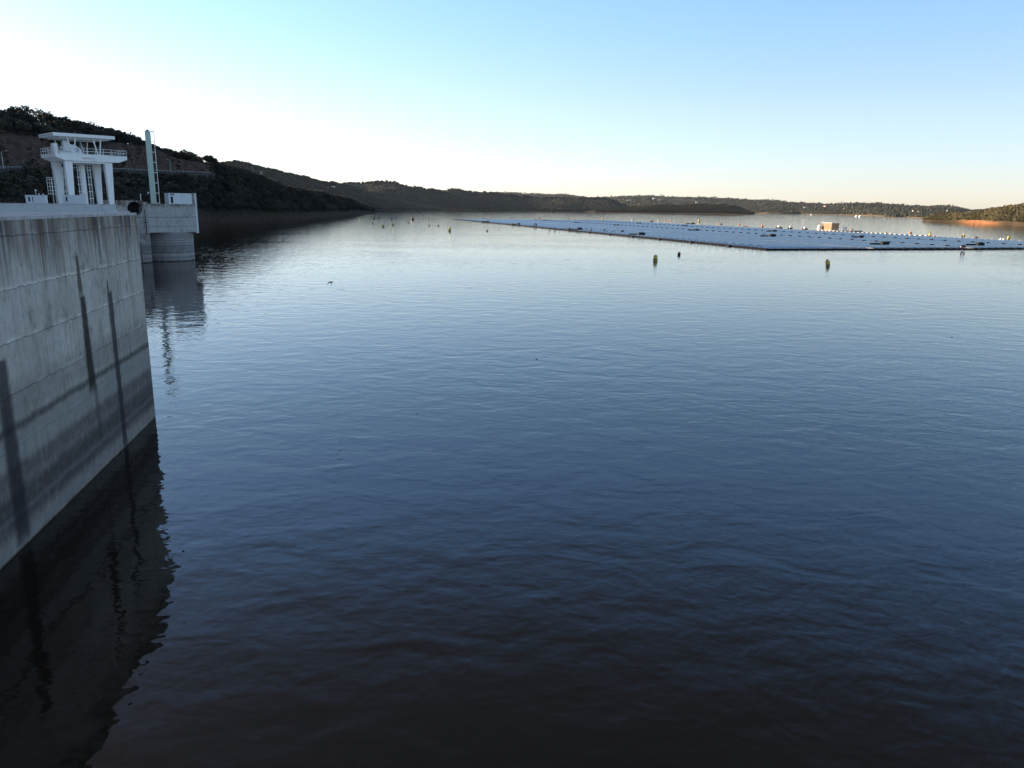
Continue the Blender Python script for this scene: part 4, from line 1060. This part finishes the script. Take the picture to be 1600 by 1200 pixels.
def launch(px, py, length, label):
    p = at_z(px, py); o = empty('motor_boat', p, .25); tag(o, label, 'boat', 'white boats on the far water')
    l = length/2; m = MB(); m.prof_y([(-l, .0), (l*.8, 0), (l*1.05, 1.5), (-l, 1.3)], -length*.15, length*.15); m.build('hull', M_BW, o)
    m = MB(); m.prof_y([(-l*.6, 1.35), (l*.3, 1.4), (l*.1, 3.2), (-l*.55, 3.2)], -length*.11, length*.11); m.build('cabin', M_BW, o)
    MB().box(-l*.45, l*.0, -length*.112, length*.112, 2.1, 2.8).build('window', M_DARK, o)
launch(1268, 335.8, 9, 'tiny white motor boat off the far shore, alone, left of the pair')
launch(1339, 338.2, 11, 'white motor boat off the far shore, left one of the close pair')
launch(1345, 338.4, 13, 'larger white motor boat off the far shore, right one of the close pair')

# ------------------------------------------------------------------ buoys
def depth(p): return math.hypot(p.x, p.y)/F
def can_buoy(px, py, hpx, mat, label, group, name='marker_buoy', top=False):
    p = at_z(px, py); s = hpx*depth(p)
    o = empty(name, p); tag(o, label, 'buoy', group)
    r = s*.35
    MB().lathe([(r*.96, -.4*s), (r, .12*s), (r, .66*s), (r*.93, .8*s), (r*.7, .92*s), (r*.35, .985*s), (r*.05, s)], 20).build('body', mat, o, smooth=True)
    MB().lathe([(r*1.12, .08*s), (r*1.16, .12*s), (r*1.16, .24*s), (r*1.08, .28*s)], 20).build('collar', M_DBUOY, o, smooth=True)
    if top: MB().tube((0, 0, s), (0, 0, s*1.15), r*.12).build('lifting_eye', M_DBUOY, o)
def ball_buoy(px, py, hpx, mat, label, group, name='ball_buoy'):
    p = at_z(px, py); s = hpx*depth(p); r = s*.56
    o = empty(name, p); tag(o, label, 'buoy', group)
    MB().lathe([(r*math.sin(a), s*.42-r*math.cos(a)) for a in [.08+i*(PI-.16)/10 for i in range(11)]], 18).build('body', mat, o, smooth=True)
    MB().lathe([(r*.14, s*.42+r*.95), (r*.16, s*.42+r*1.1), (r*.08, s*.42+r*1.2)], 8).build('lifting_eye', M_DBUOY, o)
can_buoy(1024, 407.5, 9.0, M_YEL, 'tall yellow domed buoy floating alone in front of the solar array', None, top=True)
ball_buoy(1061, 398.3, 4.4, M_MAR, 'maroon ball buoy floating right of the tall yellow buoy', None)
can_buoy(1293.5, 415.5, 7.4, M_YEL, 'stubby yellow-green buoy with the maroon ball just behind it', None, top=True)
ball_buoy(1292, 410, 4.4, M_MAR, 'maroon ball buoy just behind the stubby yellow-green buoy', None)
NEARL = [(560.7, 342, 1.8, 'Y'), (580, 342, 1.2, 'D'), (582.7, 349.5, 2.2, 'D'), (584.7, 343, 2.6, 'D'), (591.2, 342, 2.4, 'D'), (599, 354.8, 4.2, 'Y'), (612, 343.1, 2.8, 'D'), (613.8, 352, 3.8, 'Y'), (614.6, 336.6, 1.1, 'D'), (617.5, 341, 2.0, 'D'),
         (629, 342, 1.1, 'D'), (638, 348.4, 1.8, 'D'), (644.8, 343.6, 4.0, 'M'), (659, 337.5, 2.2, 'D'), (661.3, 343.2, 1.7, 'D'), (669.4, 343, 2.9, 'K'), (670.5, 353.2, 2.2, 'D'), (678.7, 343.2, 1.5, 'D'), (685, 353.2, 2.2, 'D'), (702.6, 361, 5.4, 'Y')]
MT = {'Y': M_YEL, 'D': M_DBUOY, 'M': M_MAR, 'K': M_DBUOY, 'O': M_ORA, 'W': M_BW}
NM = {'Y': 'yellow can buoy', 'D': 'tiny dark ball buoy', 'M': 'large maroon ball buoy', 'K': 'dark upright buoy', 'O': 'orange ball buoy', 'W': 'white ball buoy'}
for i, (px, py, h, c) in enumerate(NEARL):
    lb = f'{NM[c]} off the wooded point, {ORD[i]}'
    (can_buoy if c in 'YK' else ball_buoy)(px, py, h, MT[c], lb, 'buoys scattered off the wooded point')
ball_buoy(761, 361.2, 2.6, M_MAR, 'small red-brown ball buoy in front of the narrow left tip of the array', None)
FAR = [(703.7, 338, 1.2, 'D'), (749.7, 339, 2.4, 'K'), (754.6, 341.8, 2.6, 'K'), (796.5, 339.8, 1.4, 'D'), (834, 342, 1.3, 'D'), (843, 341, 2.2, 'D'), (882.4, 343.2, 1.3, 'D'), (890, 343, 1.8, 'D'), (892.5, 341.6, 1.5, 'O'), (941, 342.4, 2.4, 'Y'), (941.5, 345.2, 2.2, 'D'), (987, 344.8, 1.8, 'W'), (990, 343.9, 1.3, 'D'),
       (1017.4, 346.2, 2.2, 'M'), (1020, 346.4, 2, 'D'), (1028.7, 345.8, 2, 'W'), (1038.8, 345.3, 1.8, 'O'), (1048, 346, 2, 'O'), (1064, 346.8, 1.2, 'D'), (1092, 347, 4.2, 'Y'), (1123, 349.8, 1.7, 'O'), (1127, 351, 2.4, 'D'), (1145, 353, 1.6, 'D'), (1155.5, 351.6, 2.2, 'O'), (1162, 354, 2, 'O'), (1165, 354.3, 1.8, 'D'), (1168, 353.8, 1.8, 'O'), (1170.6, 342.2, 1.2, 'D')]
for i, (px, py, h, c) in enumerate(FAR):
    lb = f'{NM[c]} along the array far edge, {ORD[i]}'
    (can_buoy if c in 'YK' else ball_buoy)(px, py, h, MT[c], lb, 'buoys along the far left edge of the array')
FR = [(1191, 354.8, 3, 'O', 'orange ball buoy beyond the array, just left of the work boats'), (1272, 361.8, 1.9, 'D', 'dark ball buoy beside the white railing left of the cabin'), (1330.7, 360.6, 3.4, 'O', 'red-orange buoy beyond the array, just right of the service pontoon'), (1345, 363, 1.8, 'D', 'tiny dark ball buoy beyond the array, second right of the pontoon'),
      (1384.6, 365, 2.4, 'O', 'orange ball buoy beyond the array, midway between cabin and yellow tower buoy'), (1422.5, 365.4, 3.2, 'O', 'orange ball buoy beyond the array, just left of the yellow tower buoy'), (1460, 371.4, 3.2, 'O', 'orange ball buoy touching the right side of the yellow tower buoy'), (1503.5, 369.6, 1.9, 'M', 'small maroon buoy left of a yellow ball beyond the right array edge'),
      (1506, 368.8, 3.2, 'Y', 'yellow buoy beyond the array beside a small maroon ball'), (1525, 371.6, 2.2, 'M', 'maroon ball buoy, left of a touching pair beyond the right array edge'), (1528, 373, 2.2, 'M', 'maroon ball buoy, right of a touching pair beyond the right array edge'), (1563.5, 376.6, 3.8, 'W', 'white post buoy, left of two beyond the right array edge'), (1568, 377, 3.8, 'W', 'white post buoy, right of two beyond the right array edge'), (1575.5, 374, 4.2, 'Y', 'yellow buoy with dark mark, last one near the right border')]
for px, py, h, c, lb in FR:
    (can_buoy if c in 'YKW' and h > 3.1 else ball_buoy)(px, py, h, MT[c], lb, 'buoys beyond the right half of the array')
# yellow special mark with X topmark
p = at_z(1452.8, 370.6); s = depth(p); o = empty('special_mark_buoy', p); tag(o, 'yellow tower buoy with crossed topmark beyond the array, right of the cabin', 'buoy')
MB().lathe([(2.3*s, -.3), (2.4*s, .4*s), (2.4*s, 2.0*s), (2.0*s, 2.4*s)], 16).build('float', M_DBUOY, o, smooth=True)
MB().lathe([(2.0*s, 2.4*s), (1.1*s, 3.4*s), (1.0*s, 5.4*s)], 12).build('tower', M_YEL, o, smooth=True)
MB().tube((-1.6*s, 0, 5.4*s), (1.6*s, 0, 8.0*s), .35*s).tube((1.6*s, 0, 5.4*s), (-1.6*s, 0, 8.0*s), .35*s).build('topmark', M_YEL, o)

# ------------------------------------------------------------------ bird and floating scraps
p = at_y(517, 442, 62); b = empty('bird', p, math.radians(20)); tag(b, 'small dark bird flying low over the pale water, wings drooping', 'bird')
s = .8; b.rotation_euler = (math.radians(-62), math.radians(-8), math.radians(-8))
m = MB()
prof = [(0, -.20), (.012, -.19), (.03, -.15), (.045, -.08), (.05, 0), (.04, .09), (.022, .16), (.018, .22)]
rings = []
for r, y in prof: rings.append([(r*math.cos(a), y, r*.85*math.sin(a)) for a in [i*PI/5 for i in range(10)]])
vs = [q for rg in rings for q in rg]; fs = []
for k in range(len(rings)-1):
    for i in range(10): fs.append((k*10+i, k*10+(i+1) % 10, (k+1)*10+(i+1) % 10, (k+1)*10+i))
fs.append(tuple(range((len(rings)-1)*10, len(rings)*10)))
base = len(vs)
for sgn in (-1, 1):        # wings joined to the body, inner panel level, outer panel drooping and swept
    o0 = len(vs)
    sec = [(.03, -.10, .02, .14), (.14, -.15, .055, .13), (.24, -.10, .0, .11), (.33, .0, -.10, .07), (.40, .12, -.20, .02)]
    for x, y, z, c in sec:
        vs += [(sgn*x, y, z), (sgn*x, y+c*.5, z+.012), (sgn*x, y+c, z), (sgn*x, y+c*.5, z-.006)]
    for k in range(4):
        for i in range(4): fs.append((o0+k*4+i, o0+k*4+(i+1) % 4, o0+(k+1)*4+(i+1) % 4, o0+(k+1)*4+i))
    fs += [(o0, o0+1, o0+2, o0+3), (o0+19, o0+18, o0+17, o0+16)]
o0 = len(vs); vs += [(-.02, .2, 0), (.02, .2, 0), (.06, .32, 0), (0, .28, .004), (-.06, .32, 0), (0, .25, -.01)]; fs += [(o0, o0+1, o0+2, o0+3), (o0, o0+3, o0+4), (o0, o0+4, o0+5), (o0+1, o0+5, o0+2), (o0+5, o0+3, o0+2), (o0+5, o0+4, o0+3)]
m.add([(x*s, y*s, z*s) for x, y, z in vs], fs); m.build('body', M_DARK, b, smooth=True)
M_TWIG = mat_plain('wet_bark', (.03, .022, .016), .7)
for px, py, ln_, lb in [(838, 561.5, 4, 'dark floating twig near the middle of the lake surface'), (652, 646.5, 3, 'small dark floating leaf left of the lake centre'), (532, 688.5, 2, 'tiny dark floating scrap, uppermost of the three above the pale flare'), (530, 705, 2.2, 'tiny dark floating scrap, middle one of three in a line'), (527, 709.5, 2.4, 'tiny dark floating scrap, lowest of the three in a line'),
                        (286, 861, 6, 'round dark floating clump beside the reflection of the stained wall'), (282, 884, 3, 'tiny floating scrap just below the round clump by the wall reflection'), (1487, 527.5, 3, 'dark floating scrap near the right edge, upper of two'), (1478, 648, 2.4, 'dark floating scrap near the right edge, lower of two'), (1423, 746, 2, 'tiny floating scrap in the dark water lower right'), (288, 972, 2.5, 'tiny floating scrap in the dark water at lower left')]:
    p = at_z(px, py, .01); k = depth(p); L_ = ln_*k
    m = MB(); m.lathe([(L_*.02, -.35*L_), (L_*.16, -.2*L_), (L_*.2, .05*L_), (L_*.1, .35*L_), (L_*.02, .5*L_)], 7).tube((0, 0, L_*.1), (L_*.3, L_*.1, L_*.7), L_*.03, L_*.01, 5)
    o = m.build('floating_scrap', M_TWIG); o.location = p; o.rotation_euler = (PI/2, 0, 1.3+random.uniform(-.3, .3)); tag(o, lb, 'debris', 'bits of driftwood on the water')
